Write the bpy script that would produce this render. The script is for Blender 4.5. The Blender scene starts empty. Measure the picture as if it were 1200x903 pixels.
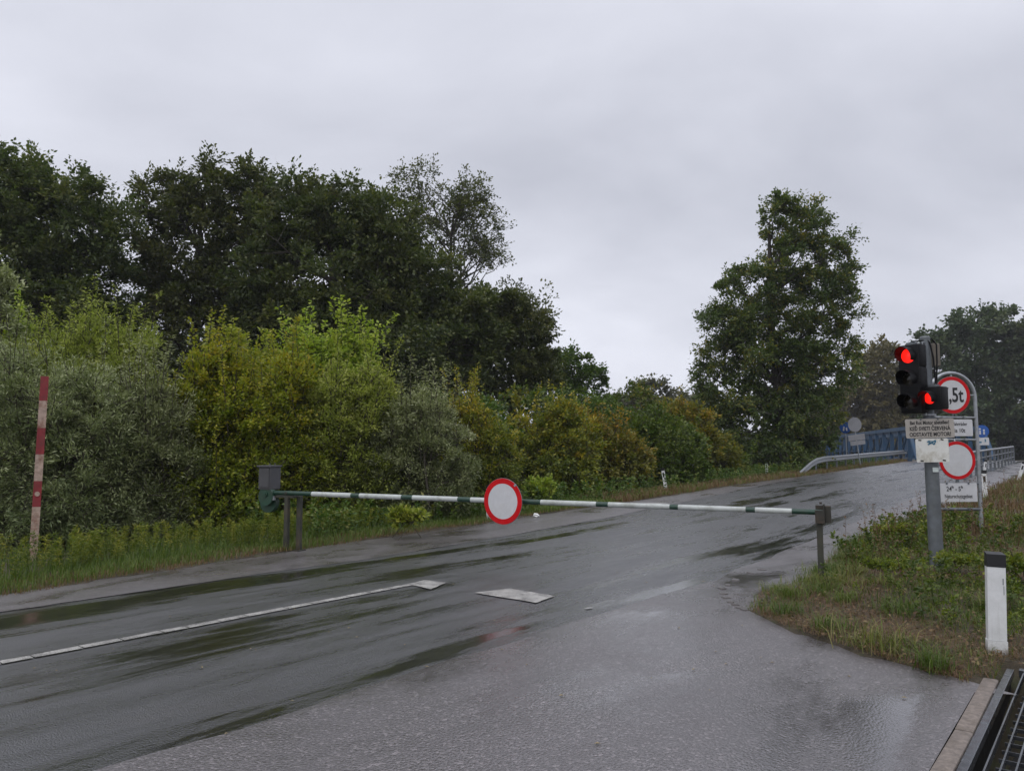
import bpy, bmesh, math, random
import numpy as np
from mathutils import Vector, Matrix, Euler
R = math.radians
scene = bpy.context.scene
COL = scene.collection

# ------------------------------------------------------------------ camera
CAM_H, PITCH, FPX = 1.65, R(5.0), 890.0
cam_d = bpy.data.cameras.new("camera"); cam = bpy.data.objects.new("camera", cam_d); COL.objects.link(cam)
cam.location = (0, 0, CAM_H); cam.rotation_euler = (R(90) + PITCH, 0, 0)
cam_d.sensor_width = 36; cam_d.lens = 36 * FPX / 1200; cam_d.clip_start = 0.05; cam_d.clip_end = 3000
scene.camera = cam

# ------------------------------------------------------------------ sky, sun, exposure
SUN_EL, SUN_AZ = R(58), R(-150)          # azimuth measured from +Y towards +X
world = bpy.data.worlds.new("World"); scene.world = world; world.use_nodes = True
nt = world.node_tree; nt.nodes.clear()
def N(nt, t, **kw):
    n = nt.nodes.new(t)
    for k, v in kw.items(): setattr(n, k, v)
    return n
wo = N(nt, 'ShaderNodeOutputWorld'); b1 = N(nt, 'ShaderNodeBackground'); b2 = N(nt, 'ShaderNodeBackground'); mx = N(nt, 'ShaderNodeMixShader')
sky = N(nt, 'ShaderNodeTexSky', sky_type='NISHITA', sun_disc=False, sun_elevation=SUN_EL, sun_rotation=SUN_AZ, dust_density=3.0)
nt.links.new(sky.outputs[0], b1.inputs[0]); b1.inputs[1].default_value = 0.06
tc = N(nt, 'ShaderNodeTexCoord'); sep = N(nt, 'ShaderNodeSeparateXYZ'); nt.links.new(tc.outputs['Generated'], sep.inputs[0])
zadd = N(nt, 'ShaderNodeMath', operation='ADD'); zadd.inputs[1].default_value = 0.28
zmx = N(nt, 'ShaderNodeMath', operation='MAXIMUM'); zmx.inputs[1].default_value = 0.0
nt.links.new(sep.outputs[2], zmx.inputs[0]); nt.links.new(zmx.outputs[0], zadd.inputs[0])
dx = N(nt, 'ShaderNodeMath', operation='DIVIDE'); dy = N(nt, 'ShaderNodeMath', operation='DIVIDE')
nt.links.new(sep.outputs[0], dx.inputs[0]); nt.links.new(zadd.outputs[0], dx.inputs[1])
nt.links.new(sep.outputs[1], dy.inputs[0]); nt.links.new(zadd.outputs[0], dy.inputs[1])
cmb = N(nt, 'ShaderNodeCombineXYZ'); nt.links.new(dx.outputs[0], cmb.inputs[0]); nt.links.new(dy.outputs[0], cmb.inputs[1])
cmb.inputs[2].default_value = 3.1
mp = N(nt, 'ShaderNodeMapping'); mp.inputs['Scale'].default_value = (0.9, 1.25, 1); mp.inputs['Rotation'].default_value = (0, 0, R(-28))
nt.links.new(cmb.outputs[0], mp.inputs[0])
n1 = N(nt, 'ShaderNodeTexNoise'); n1.inputs['Scale'].default_value = 1.0; n1.inputs['Detail'].default_value = 6; n1.inputs['Roughness'].default_value = 0.5; n1.inputs['Distortion'].default_value = 0.35
nt.links.new(mp.outputs[0], n1.inputs['Vector'])
cr = N(nt, 'ShaderNodeValToRGB'); e = cr.color_ramp.elements
e[0].position = 0.30; e[0].color = (0.57, 0.59, 0.675, 1); e[1].position = 0.68; e[1].color = (0.88, 0.90, 1.0, 1)
nt.links.new(n1.outputs[0], cr.inputs[0]); nt.links.new(cr.outputs[0], b2.inputs[0]); 
zb = N(nt, 'ShaderNodeMapRange', interpolation_type='SMOOTHSTEP'); zb.inputs[1].default_value = .5; zb.inputs[2].default_value = .95; zb.inputs[3].default_value = 1.0; zb.inputs[4].default_value = 1.5
nt.links.new(sep.outputs[2], zb.inputs[0]); nt.links.new(zb.outputs[0], b2.inputs[1])      # an overcast sky is brightest overhead
mx.inputs[0].default_value = 0.93
nt.links.new(b1.outputs[0], mx.inputs[1]); nt.links.new(b2.outputs[0], mx.inputs[2]); nt.links.new(mx.outputs[0], wo.inputs[0])

sl = bpy.data.lights.new("sun", 'SUN'); sl.energy = 1.1; sl.angle = R(60); sl.color = (1.0, 0.97, 0.93)
sun = bpy.data.objects.new("sun", sl); COL.objects.link(sun)
sdir = Vector((math.sin(SUN_AZ) * math.cos(SUN_EL), math.cos(SUN_AZ) * math.cos(SUN_EL), math.sin(SUN_EL)))
sun.rotation_euler = (-sdir).to_track_quat('-Z', 'Y').to_euler(); sun.location = (0, 0, 60)
scene.view_settings.view_transform = 'Standard'; scene.view_settings.look = 'None'
scene.view_settings.exposure = 0.0; scene.view_settings.gamma = 1.0; scene.view_settings.use_curve_mapping = False
try:
    scene.cycles.max_bounces = 6; scene.cycles.volume_bounces = 0; scene.cycles.transparent_max_bounces = 4
except Exception: pass

# ------------------------------------------------------------------ geometry of the place
D = (0.6198, 0.7848)                     # direction of the road
def st(s, t): return (s * D[0] + t * D[1], s * D[1] - t * D[0])
def to_st(x, y): return (x * D[0] + y * D[1], x * D[1] - y * D[0])
def sm(a, b, v):
    u = np.clip((np.asarray(v, float) - a) / (b - a), 0, 1); return u * u * (3 - 2 * u)
PS = [-50, 12, 16, 22, 29, 40, 50, 60, 66, 75, 120]
PZ = [0, 0, .04, .15, .31, .52, .70, .87, .97, 1.02, 1.05]
LS = [-40, 0, 3.2, 9, 16, 29, 36, 46, 62, 68]
LT = [-9.7, -10.0, -10.2, -11.1, -11.8, -12.0, -12.0, -12.1, -12.4, -12.7]
def left_edge(s): return np.interp(s, LS, LT)
def H(x, y):
    x = np.asarray(x, float); y = np.asarray(y, float)
    s = x * D[0] + y * D[1]; t = x * D[1] - y * D[0]
    z = np.interp(s, PS, PZ)
    le = left_edge(s)
    wl = sm(0.6, 5.0, le - t)            # left of the verge
    wr = sm(0.5, 6.0, t - 1.0)
    w = np.maximum(wl, wr)
    z = z * (1 - w) + np.minimum(z, -0.25 * w) * w
    far = sm(70, 90, s); z = z * (1 - far) + (-0.4) * far
    return z
def ray(px, py):
    r = np.array([px - 600.0, FPX, 451.5 - py])
    c, s_ = math.cos(PITCH), math.sin(PITCH)
    return np.array([r[0], r[1] * c - r[2] * s_, r[1] * s_ + r[2] * c])
def at_y(px, py, Y):
    d = ray(px, py); k = Y / d[1]; return (d[0] * k, Y, CAM_H + d[2] * k)
def at_g(px, py):
    z = 0.0
    d = ray(px, py)
    for _ in range(30):
        k = (z - CAM_H) / d[2]; x, y = d[0] * k, d[1] * k; z = 0.5 * z + 0.5 * float(H(x, y))
    return (x, y, z)
def gz(x, y): return float(H(x, y))

# ------------------------------------------------------------------ mesh helpers
class MB:
    def __init__(self): self.v = []; self.f = []; self.m = []; self.cut = []
    def add(self, vs, fs, m=0, M=None):
        b = len(self.v); self.cut.append((b, len(self.f)))
        for p in vs:
            p = Vector(p)
            if M is not None: p = M @ p
            self.v.append(tuple(p))
        for f in fs: self.f.append(tuple(i + b for i in f)); self.m.append(m)
    def box(self, c, s, m=0, rot=None, bev=0.0):
        hx, hy, hz = s[0] / 2, s[1] / 2, s[2] / 2
        M = Matrix.Translation(c)
        if rot: M = M @ Euler(rot).to_matrix().to_4x4()
        if bev <= 0:
            vs = [(sx * hx, sy * hy, sz * hz) for sz in (-1, 1) for sx, sy in ((-1, -1), (1, -1), (1, 1), (-1, 1))]
            fs = [(3, 2, 1, 0), (4, 5, 6, 7), (0, 1, 5, 4), (1, 2, 6, 5), (2, 3, 7, 6), (3, 0, 4, 7)]
            self.add(vs, fs, m, M)
        else:
            bm = bmesh.new(); bmesh.ops.create_cube(bm, size=1)
            bmesh.ops.scale(bm, vec=s, verts=bm.verts)
            bmesh.ops.bevel(bm, geom=bm.edges[:], offset=bev, segments=2, profile=.5, affect='EDGES')
            bm.verts.index_update()
            self.add([v.co[:] for v in bm.verts], [[v.index for v in f.verts] for f in bm.faces], m, M); bm.free()
    def tube(self, pts, r, n=10, m=0, caps=True):
        pts = [Vector(p) for p in pts]
        rr = r if isinstance(r, (list, tuple)) else [r] * len(pts)
        up = Vector((0, 0, 1)); vs = []; ref = None
        for i, p in enumerate(pts):
            t = (pts[min(i + 1, len(pts) - 1)] - pts[max(i - 1, 0)]).normalized()
            if ref is None:
                ref = t.cross(up) if abs(t.z) < .95 else t.cross(Vector((0, 1, 0)))
                ref.normalize()
            a = (ref - t * ref.dot(t)).normalized(); b = t.cross(a); ref = a
            for k in range(n):
                q = 2 * math.pi * k / n; vs.append(p + (a * math.cos(q) + b * math.sin(q)) * rr[i])
        fs = []
        for i in range(len(pts) - 1):
            for k in range(n):
                fs.append((i * n + k, i * n + (k + 1) % n, (i + 1) * n + (k + 1) % n, (i + 1) * n + k))
        if caps:
            fs.append(tuple(range(n - 1, -1, -1))); fs.append(tuple((len(pts) - 1) * n + k for k in range(n)))
        self.add(vs, fs, m)
    def disc(self, c, r, th, n=48, m=0, r0=0.0, axis='y', z0=0.0):
        # solid disc or ring, axis along local y, front at c.y - th/2
        vs = []; fs = []
        for yy in (-th / 2, th / 2):
            for k in range(n):
                a = 2 * math.pi * k / n; vs.append((c[0] + r * math.cos(a), c[1] + yy, c[2] + r * math.sin(a)))
        if r0 <= 0:
            fs.append(tuple(range(n))); fs.append(tuple(range(2 * n - 1, n - 1, -1)))
        else:
            for yy in (-th / 2, th / 2):
                for k in range(n):
                    a = 2 * math.pi * k / n; vs.append((c[0] + r0 * math.cos(a), c[1] + yy, c[2] + r0 * math.sin(a)))
            for k in range(n):
                j = (k + 1) % n
                fs.append((k, j, 2 * n + j, 2 * n + k)); fs.append((n + j, n + k, 3 * n + k, 3 * n + j)); fs.append((2 * n + k, 2 * n + j, 3 * n + j, 3 * n + k))
        for k in range(n):
            j = (k + 1) % n; fs.append((j, k, n + k, n + j))
        self.add(vs, fs, m)
    def plate(self, c, w, h, th, rad=0.02, m=0, n=5):
        pts = []
        for (sx, sz, a0) in ((1, 1, 0), (-1, 1, 90), (-1, -1, 180), (1, -1, 270)):
            for k in range(n):
                a = R(a0 + 90 * k / (n - 1)); pts.append((sx * (w / 2 - rad) + rad * math.cos(a), sz * (h / 2 - rad) + rad * math.sin(a)))
        N_ = len(pts)
        vs = [(c[0] + p[0], c[1] - th / 2, c[2] + p[1]) for p in pts] + [(c[0] + p[0], c[1] + th / 2, c[2] + p[1]) for p in pts]
        fs = [tuple(range(N_)), tuple(range(2 * N_ - 1, N_ - 1, -1))] + [((k + 1) % N_, k, N_ + k, N_ + (k + 1) % N_) for k in range(N_)]
        self.add(vs, fs, m)
    def build_each(self, name, mats, parent=None, smooth=False):
        cuts = self.cut + [(len(self.v), len(self.f))]; out = []
        for (v0, f0), (v1, f1) in zip(cuts[:-1], cuts[1:]):
            q = MB(); q.v = self.v[v0:v1]; q.f = [tuple(i - v0 for i in f) for f in self.f[f0:f1]]; q.m = self.m[f0:f1]; out.append(q.build(name, mats, parent, smooth))
        return out
    def build(self, name, mats, parent=None, smooth=False, loc=None, rot=None):
        me = bpy.data.meshes.new(name); me.from_pydata(self.v, [], self.f)
        if not isinstance(mats, (list, tuple)): mats = [mats]
        for m in mats: me.materials.append(m)
        me.polygons.foreach_set('material_index', self.m)
        bm = bmesh.new(); bm.from_mesh(me); bmesh.ops.recalc_face_normals(bm, faces=bm.faces); bm.to_mesh(me); bm.free()
        if smooth:
            me.polygons.foreach_set('use_smooth', [True] * len(me.polygons))
            try: me.set_sharp_from_angle(angle=R(40))
            except Exception: pass
        me.update()
        o = bpy.data.objects.new(name, me); COL.objects.link(o)
        if parent is not None: o.parent = parent
        if loc is not None: o.location = loc
        if rot is not None: o.rotation_euler = rot
        return o
def tag(o, label=None, cat=None, group=None, kind=None):
    if label: o['label'] = label
    if cat: o['category'] = cat
    if group: o['group'] = group
    if kind: o['kind'] = kind
    return o
def empty(name, loc, rz=0, rot=None):
    o = bpy.data.objects.new(name, None); COL.objects.link(o); o.location = loc
    o.rotation_euler = rot if rot else (0, 0, rz); o.empty_display_size = .2
    return o
def copy_tree(o, parent=None):
    kids = list(o.children)
    c = o.copy(); COL.objects.link(c); c.parent = parent
    for ch in kids: copy_tree(ch, c)
    return c
def np_mesh(name, V, F, mats, parent=None, attrs=None, smooth=False):
    """V (n,3), F (m,k)"""
    me = bpy.data.meshes.new(name); m, k = F.shape
    me.vertices.add(len(V)); me.vertices.foreach_set('co', np.ascontiguousarray(V, dtype=np.float32).ravel())
    me.loops.add(m * k); me.loops.foreach_set('vertex_index', np.ascontiguousarray(F, dtype=np.int32).ravel())
    me.polygons.add(m); me.polygons.foreach_set('loop_start', np.arange(0, m * k, k, dtype=np.int32))
    try: me.polygons.foreach_set('loop_total', np.full(m, k, dtype=np.int32))
    except Exception: pass
    if smooth: me.polygons.foreach_set('use_smooth', np.ones(m, dtype=bool))
    if not isinstance(mats, (list, tuple)): mats = [mats]
    for q in mats: me.materials.append(q)
    if attrs:
        for an, av in attrs.items():
            a = me.attributes.new(an, 'FLOAT', 'FACE'); a.data.foreach_set('value', np.ascontiguousarray(av, dtype=np.float32))
    me.update(calc_edges=True)
    o = bpy.data.objects.new(name, me); COL.objects.link(o)
    if parent is not None: o.parent = parent
    return o

# ------------------------------------------------------------------ materials
def new_mat(name):
    m = bpy.data.materials.new(name); m.use_nodes = True; nt = m.node_tree; b = nt.nodes['Principled BSDF']; return m, nt, b
def noise(nt, vec, scale, detail=4, rough=.55, dist=0.0):
    n = N(nt, 'ShaderNodeTexNoise'); n.inputs['Scale'].default_value = scale; n.inputs['Detail'].default_value = detail
    n.inputs['Roughness'].default_value = rough; n.inputs['Distortion'].default_value = dist
    if vec is not None: nt.links.new(vec, n.inputs['Vector'])
    return n.outputs[0]
def ramp(nt, fac, stops, interp='LINEAR'):
    r = N(nt, 'ShaderNodeValToRGB'); r.color_ramp.interpolation = interp; el = r.color_ramp.elements
    while len(el) < len(stops): el.new(0.5)
    for i, (p, c) in enumerate(stops):
        el[i].position = p; el[i].color = (c[0], c[1], c[2], 1) if isinstance(c, (tuple, list)) else (c, c, c, 1)
    nt.links.new(fac, r.inputs[0]); return r.outputs[0]
def mixc(nt, fac, a, b, mode='MIX'):
    m = N(nt, 'ShaderNodeMix', data_type='RGBA', blend_type=mode)
    for i, v in ((0, fac), (6, a), (7, b)):
        if isinstance(v, (int, float)): m.inputs[i].default_value = v
        elif isinstance(v, tuple): m.inputs[i].default_value = (*v, 1)
        else: nt.links.new(v, m.inputs[i])
    return m.outputs[2]
def math_(nt, op, a, b=None, c=None):
    m = N(nt, 'ShaderNodeMath', operation=op)
    for i, v in enumerate((a, b, c)):
        if v is None: continue
        if isinstance(v, (int, float)): m.inputs[i].default_value = v
        else: nt.links.new(v, m.inputs[i])
    return m.outputs[0]
def objco(nt, scale=(1, 1, 1), rot=(0, 0, 0), out='Object'):
    tc = N(nt, 'ShaderNodeTexCoord'); mp = N(nt, 'ShaderNodeMapping'); mp.inputs['Scale'].default_value = scale; mp.inputs['Rotation'].default_value = rot
    nt.links.new(tc.outputs[out], mp.inputs[0]); return mp.outputs[0]
def bump(nt, b, h, strength, dist=0.01):
    n = N(nt, 'ShaderNodeBump'); n.inputs['Distance'].default_value = dist
    if isinstance(strength, (int, float)): n.inputs['Strength'].default_value = strength
    else: nt.links.new(strength, n.inputs['Strength'])
    nt.links.new(h, n.inputs['Height']); nt.links.new(n.outputs[0], b.inputs['Normal'])
def simple(name, col, rough=.5, metal=0.0, var=.25, scale=12, dirt=None, dirt_amt=.5, bmp=0.0):
    m, nt, b = new_mat(name); co = objco(nt)
    n = noise(nt, co, scale, 5, .6)
    dark = tuple(c * (1 - var) for c in col); lite = tuple(min(1, c * (1 + var * .5)) for c in col)
    c = ramp(nt, n, [(.3, dark), (.7, lite)])
    if dirt:
        f = ramp(nt, noise(nt, co, scale * .45, 7, .7, .3), [(.48, 0.0), (.68, dirt_amt)])
        c = mixc(nt, f, c, dirt)
    nt.links.new(c, b.inputs['Base Color'])
    r = ramp(nt, n, [(.3, max(0, rough - .1)), (.7, min(1, rough + .1))]); nt.links.new(r, b.inputs['Roughness'])
    b.inputs['Metallic'].default_value = metal
    if bmp: bump(nt, b, noise(nt, co, scale * 4, 4), bmp, .005)
    return m
def leaf_mat(name, pal, trans=.25, rough=.5, spec=.35):
    """pal: colours along a ramp over the per-leaf value v (0..1)"""
    m, nt, b = new_mat(name)
    at = N(nt, 'ShaderNodeAttribute'); at.attribute_name = 'v'
    c = ramp(nt, at.outputs['Fac'], [(i / (len(pal) - 1), p) for i, p in enumerate(pal)])
    oi = N(nt, 'ShaderNodeObjectInfo')
    hv = N(nt, 'ShaderNodeHueSaturation'); nt.links.new(c, hv.inputs['Color'])
    nt.links.new(math_(nt, 'MULTIPLY_ADD', oi.outputs['Random'], .03, .485), hv.inputs['Hue'])
    nt.links.new(math_(nt, 'MULTIPLY_ADD', oi.outputs['Random'], .3, 1.0), hv.inputs['Value']); hv.inputs['Saturation'].default_value = 1.1
    c = hv.outputs[0]
    nt.links.new(c, b.inputs['Base Color']); b.inputs['Roughness'].default_value = rough; b.inputs['Specular IOR Level'].default_value = spec
    tr = N(nt, 'ShaderNodeBsdfTranslucent'); tcol = mixc(nt, 1.0, c, (1.3, 1.5, .7), 'MULTIPLY'); nt.links.new(tcol, tr.inputs[0])
    mxs = N(nt, 'ShaderNodeMixShader'); mxs.inputs[0].default_value = trans
    out = nt.nodes['Material Output']; nt.links.new(b.outputs[0], mxs.inputs[1]); nt.links.new(tr.outputs[0], mxs.inputs[2]); nt.links.new(mxs.outputs[0], out.inputs[0])
    return m

def road_mat(name, base, streak=True):
    m, nt, b = new_mat(name)
    tc = N(nt, 'ShaderNodeTexCoord'); uv = tc.outputs['UV']
    def mapped(sc, loc=(0, 0, 0)):
        mp = N(nt, 'ShaderNodeMapping'); mp.inputs['Scale'].default_value = sc; mp.inputs['Location'].default_value = loc; nt.links.new(uv, mp.inputs[0]); return mp.outputs[0]
    fine = noise(nt, mapped((1, 1, 1)), 95 if streak else 70, 3, .75)
    vor = N(nt, 'ShaderNodeTexVoronoi'); vor.inputs['Scale'].default_value = 90 if streak else 62; nt.links.new(mapped((1, 1, 1)), vor.inputs['Vector'])
    med = noise(nt, mapped((.5, 1, 1)), 1.6, 6, .6, .4)
    if streak:
        wetA = noise(nt, mapped((.11, 1.0, 1), (3.3, 0, 0)), 1.3, 6, .62, .55)
        wetB = noise(nt, mapped((.36, 2.1, 1), (7, 3, 0)), 1.5, 6, .65, .5)
        w = math_(nt, 'ADD', math_(nt, 'MULTIPLY', wetA, .62), math_(nt, 'MULTIPLY', wetB, .38))
        # wheel ruts hold the water
        sp = N(nt, 'ShaderNodeSeparateXYZ'); nt.links.new(uv, sp.inputs[0])
        rut = None
        wob = math_(nt, 'MULTIPLY_ADD', noise(nt, mapped((.25, .25, 1)), 1.0, 3), .7, -.35)
        tt = math_(nt, 'ADD', sp.outputs[1], wob)
        for c_, wd, k in ((-8.75, .42, .10), (-7.45, .35, .07), (-6.2, .25, .05), (-5.15, .38, .09), (-4.38, .16, .12)):
            g = math_(nt, 'DIVIDE', math_(nt, 'SUBTRACT', tt, c_), wd); g = math_(nt, 'MULTIPLY', g, g)
            g = math_(nt, 'MULTIPLY', math_(nt, 'POWER', 2.718, math_(nt, 'MULTIPLY', g, -1.0)), k)
            rut = g if rut is None else math_(nt, 'ADD', rut, g)
        w = math_(nt, 'ADD', w, rut)
        w = math_(nt, 'ADD', w, math_(nt, 'MULTIPLY_ADD', noise(nt, mapped((1.2, 4, 1)), 3.0, 5, .7), .12, -.06)); wet = ramp(nt, w, [(.455, 0.0), (.55, .45), (.63, 1.0)])
    else:
        wetA = noise(nt, mapped((.45, 1, 1), (1.7, 4, 0)), .9, 5, .6, .5); wetA = math_(nt, 'MULTIPLY_ADD', wetA, 1.0, -.05)
        sp = N(nt, 'ShaderNodeSeparateXYZ'); nt.links.new(uv, sp.inputs[0])
        for c_s, c_t, ws, wt, k in ((5.9, -1.22, .75, .30, .24), (5.0, -1.12, .6, .22, .16), (7.6, -3.8, 1.6, .5, .10), (4.25, -1.0, .45, .14, .14)):   # hollows where rain stands
            ga = math_(nt, 'DIVIDE', math_(nt, 'SUBTRACT', sp.outputs[0], c_s), ws); gb = math_(nt, 'DIVIDE', math_(nt, 'SUBTRACT', sp.outputs[1], c_t), wt)
            gg = math_(nt, 'ADD', math_(nt, 'MULTIPLY', ga, ga), math_(nt, 'MULTIPLY', gb, gb))
            wetA = math_(nt, 'ADD', wetA, math_(nt, 'MULTIPLY', math_(nt, 'POWER', 2.718, math_(nt, 'MULTIPLY', gg, -1.0)), k))
        wetA = math_(nt, 'ADD', wetA, math_(nt, 'MULTIPLY_ADD', noise(nt, mapped((2, 3, 1)), 4.0, 5, .75), .2, -.10))
        wet = ramp(nt, wetA, [(.44, 0.0), (.63, .95)])
    c = ramp(nt, fine, [(.32, tuple(x * (.6 if streak else .38) for x in base)), (.52, base), (.70, tuple(x * (1.9 if streak else 2.4) for x in base))])
    agg = ramp(nt, vor.outputs['Color'], [(.70, 0.0), (.9, .75 if not streak else .3)])
    c = mixc(nt, agg, c, tuple(min(1, x * 3.4) for x in base))
    c = mixc(nt, ramp(nt, med, [(.3, 0.0), (.75, .6)]), c, tuple(x * y for x, y in zip(base, (.62, .60, .60))))
    if streak:                            # fine cracks
        vc = N(nt, 'ShaderNodeTexVoronoi', feature='DISTANCE_TO_EDGE'); vc.inputs['Scale'].default_value = .55
        wv = N(nt, 'ShaderNodeVectorMath', operation='ADD'); nz = N(nt, 'ShaderNodeTexNoise'); nz.inputs['Scale'].default_value = 2.2; nz.inputs['Detail'].default_value = 6; nt.links.new(uv, nz.inputs['Vector'])
        nt.links.new(mapped((.6, 1, 1)), wv.inputs[0]); nt.links.new(nz.outputs['Color'], wv.inputs[1]); nt.links.new(wv.outputs[0], vc.inputs['Vector'])
        ck = ramp(nt, vc.outputs['Distance'], [(.0, .8), (.006, 0.0)]); ck = math_(nt, 'MULTIPLY', ck, ramp(nt, noise(nt, mapped((.3, .5, 1), (5, 5, 0)), 1.0, 3), [(.45, 0.0), (.6, 1.0)]))
        c = mixc(nt, ck, c, (.012, .011, .010))
    # worn brownish stains
    st_ = ramp(nt, noise(nt, mapped((.6, 1.2, 1), (9, 1, 0)), .8, 6, .65), [(.6, 0.0), (.75, .45)])
    c = mixc(nt, st_, c, (base[0] * 1.1, base[1] * .8, base[2] * .75))
    c = mixc(nt, math_(nt, 'MULTIPLY', wet, .6), c, tuple(x * .35 for x in base))
    nt.links.new(c, b.inputs['Base Color'])
    rdry = ramp(nt, med, [(.3, .32 if streak else .26), (.7, .50)])
    r = mixc(nt, wet, rdry, (.13, .13, .13) if streak else (.14, .14, .14)); nt.links.new(r, b.inputs['Roughness'])
    b.inputs['Specular IOR Level'].default_value = .8
    b.inputs['Coat Weight'].default_value = 1.0 if streak else .7; b.inputs['Coat IOR'].default_value = 1.5; nt.links.new(r, b.inputs['Coat Roughness'])
    h = math_(nt, 'MULTIPLY_ADD', fine, .45, vor.outputs['Distance'])
    big = noise(nt, mapped((.5, 1, 1), (11, 2, 0)), .55, 5, .6, .4)
    sp2 = N(nt, 'ShaderNodeSeparateXYZ'); nt.links.new(uv, sp2.inputs[0])
    coarse = N(nt, 'ShaderNodeMapRange', interpolation_type='SMOOTHSTEP'); nt.links.new(sp2.outputs[0], coarse.inputs[0])     # the ramp to the bridge has a coarser, newer surface
    for q_, v_ in ((1, 7.0), (2, 20.0), (3, .46 if streak else .50), (4, 1.05 if streak else .95)): coarse.inputs[q_].default_value = v_
    stg = math_(nt, 'MULTIPLY', coarse.outputs[0], math_(nt, 'MULTIPLY_ADD', wet, -.88, 1.0))
    if not streak: stg = math_(nt, 'MULTIPLY', stg, ramp(nt, big, [(.35, .45), (.62, 1.35 / 1.35)]))
    bump(nt, b, h, stg, .012)
    nt.links.new(b.inputs['Normal'].links[0].from_socket, b.inputs['Coat Normal'])
    return m

M = {}
M['road'] = road_mat('wet_asphalt', (.028, .027, .031))
M['apron'] = road_mat('coarse_asphalt', (.096, .085, .088), False)
def soil():
    m, nt, b = new_mat('soil'); co = objco(nt)
    c = ramp(nt, noise(nt, co, 3.5, 8, .7, .3), [(.3, (.028, .022, .014)), (.5, (.06, .047, .028)), (.62, (.05, .06, .022)), (.8, (.10, .075, .045))])
    c = mixc(nt, ramp(nt, noise(nt, co, 55, 4, .7), [(.5, 0.0), (.75, .6)]), c, (.13, .10, .06))
    nt.links.new(c, b.inputs['Base Color']); b.inputs['Roughness'].default_value = .8
    bump(nt, b, noise(nt, co, 25, 6, .7), .8, .03); return m
M['soil'] = soil()
def paint():
    m, nt, b = new_mat('road_paint'); co = objco(nt)
    c = ramp(nt, noise(nt, co, 14, 5, .7), [(.3, (.34, .33, .31)), (.7, (.52, .51, .48))])
    w = math_(nt, 'ADD', math_(nt, 'MULTIPLY', noise(nt, co, 110, 3, .7), .6), math_(nt, 'MULTIPLY', noise(nt, co, 5, 5, .7), .4))
    c = mixc(nt, ramp(nt, w, [(.47, 0.0), (.58, .92)]), c, (.06, .056, .056)); nt.links.new(c, b.inputs['Base Color'])
    b.inputs['Roughness'].default_value = .42; bump(nt, b, noise(nt, co, 130, 3), .6, .006); return m
M['paint'] = paint()
M['galv'] = simple('galvanised_steel', (.36, .38, .40), .38, .55, .25, 14, (.20, .19, .17), .4)
M['galv_dark'] = simple('weathered_steel', (.15, .165, .18), .5, .3, .3, 10, (.10, .11, .09), .5)
M['black'] = simple('black_plastic', (.006, .006, .007), .5, 0, .2, 20)
M['black'].node_tree.nodes['Principled BSDF'].inputs['Specular IOR Level'].default_value = .2
M['blackpaint'] = simple('black_paint', (.012, .012, .013), .5)
M['rust'] = simple('rusty_steel', (.040, .038, .030), .7, .1, .35, 18, (.10, .055, .03), .5, .3)
M['darkpost'] = simple('dark_mossy_steel', (.040, .042, .030), .65, 0, .35, 9, (.10, .07, .04), .6, .3)
M['greybox'] = simple('grey_painted_sheet', (.07, .07, .075), .55, 0, .2, 8, (.05, .045, .04), .5)
M['green'] = simple('green_paint', (.018, .060, .036), .5, 0, .25, 8, (.05, .045, .03), .4)
M['boomgreen'] = simple('boom_green', (.010, .045, .028), .4, 0, .25, 12, (.05, .06, .04), .4)
M['boomwhite'] = simple('boom_white', (.47, .50, .48), .42, 0, .15, 10, (.17, .18, .14), .6)
M['red'] = simple('sign_red', (.56, .002, .006), .4, 0, .12, 5, (.34, .006, .008), .5)
M['red'].node_tree.nodes['Principled BSDF'].inputs['Specular IOR Level'].default_value = .25
M['white'] = simple('sign_white', (.58, .585, .60), .4, 0, .12, 5, (.36, .35, .32), .45)
M['wornwhite'] = simple('worn_white_paint', (.70, .70, .66), .5, 0, .08, 9, (.26, .22, .13), .75)
M['blue'] = simple('sign_blue', (.012, .09, .36), .4)
M['bluesteel'] = simple('blue_bridge_paint', (.012, .058, .125), .55, .0, .25, 2, (.05, .07, .09), .5)
M['signgrey'] = simple('sign_back_grey', (.30, .30, .31), .5, .3, .1, 6, (.2, .2, .19), .4)
def plastic():
    m, nt, b = new_mat('white_plastic_post'); co = objco(nt); sp = N(nt, 'ShaderNodeSeparateXYZ'); nt.links.new(co, sp.inputs[0])
    c = ramp(nt, noise(nt, co, 7, 5, .7), [(.3, (.60, .61, .60)), (.65, (.74, .75, .75))])
    d = math_(nt, 'ADD', math_(nt, 'MULTIPLY', sp.outputs[2], -2.6), noise(nt, co, 30, 6, .75))        # mud splashed up the foot
    c = mixc(nt, ramp(nt, d, [(.18, 0.0), (.62, .8)]), c, (.16, .13, .09))
    st_ = noise(nt, objco(nt, (60, 60, 2.5)), 1.0, 5, .7); c = mixc(nt, ramp(nt, st_, [(.58, 0.0), (.75, .45)]), c, (.28, .27, .22))
    nt.links.new(c, b.inputs['Base Color']); b.inputs['Roughness'].default_value = .4; return m
M['plastic'] = plastic()
M['concrete'] = simple('kerb_concrete', (.21, .175, .15), .7, 0, .45, 26, (.10, .08, .06), .6, .5)
M['grate'] = simple('wet_grate_steel', (.13, .14, .155), .2, .7, .35, 14, (.06, .06, .06), .6)
M['dark'] = simple('trench_wall', (.018, .017, .016), .7)
M['bark'] = simple('bark', (.062, .052, .042), .85, 0, .45, 7, (.035, .045, .025), .6, .6)
M['bark_shrub'] = simple('twig_bark', (.055, .045, .032), .8, 0, .35, 9)
M['polered'] = simple('worn_red_paint', (.24, .022, .026), .55, 0, .3, 14, (.12, .05, .035), .5)
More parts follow.
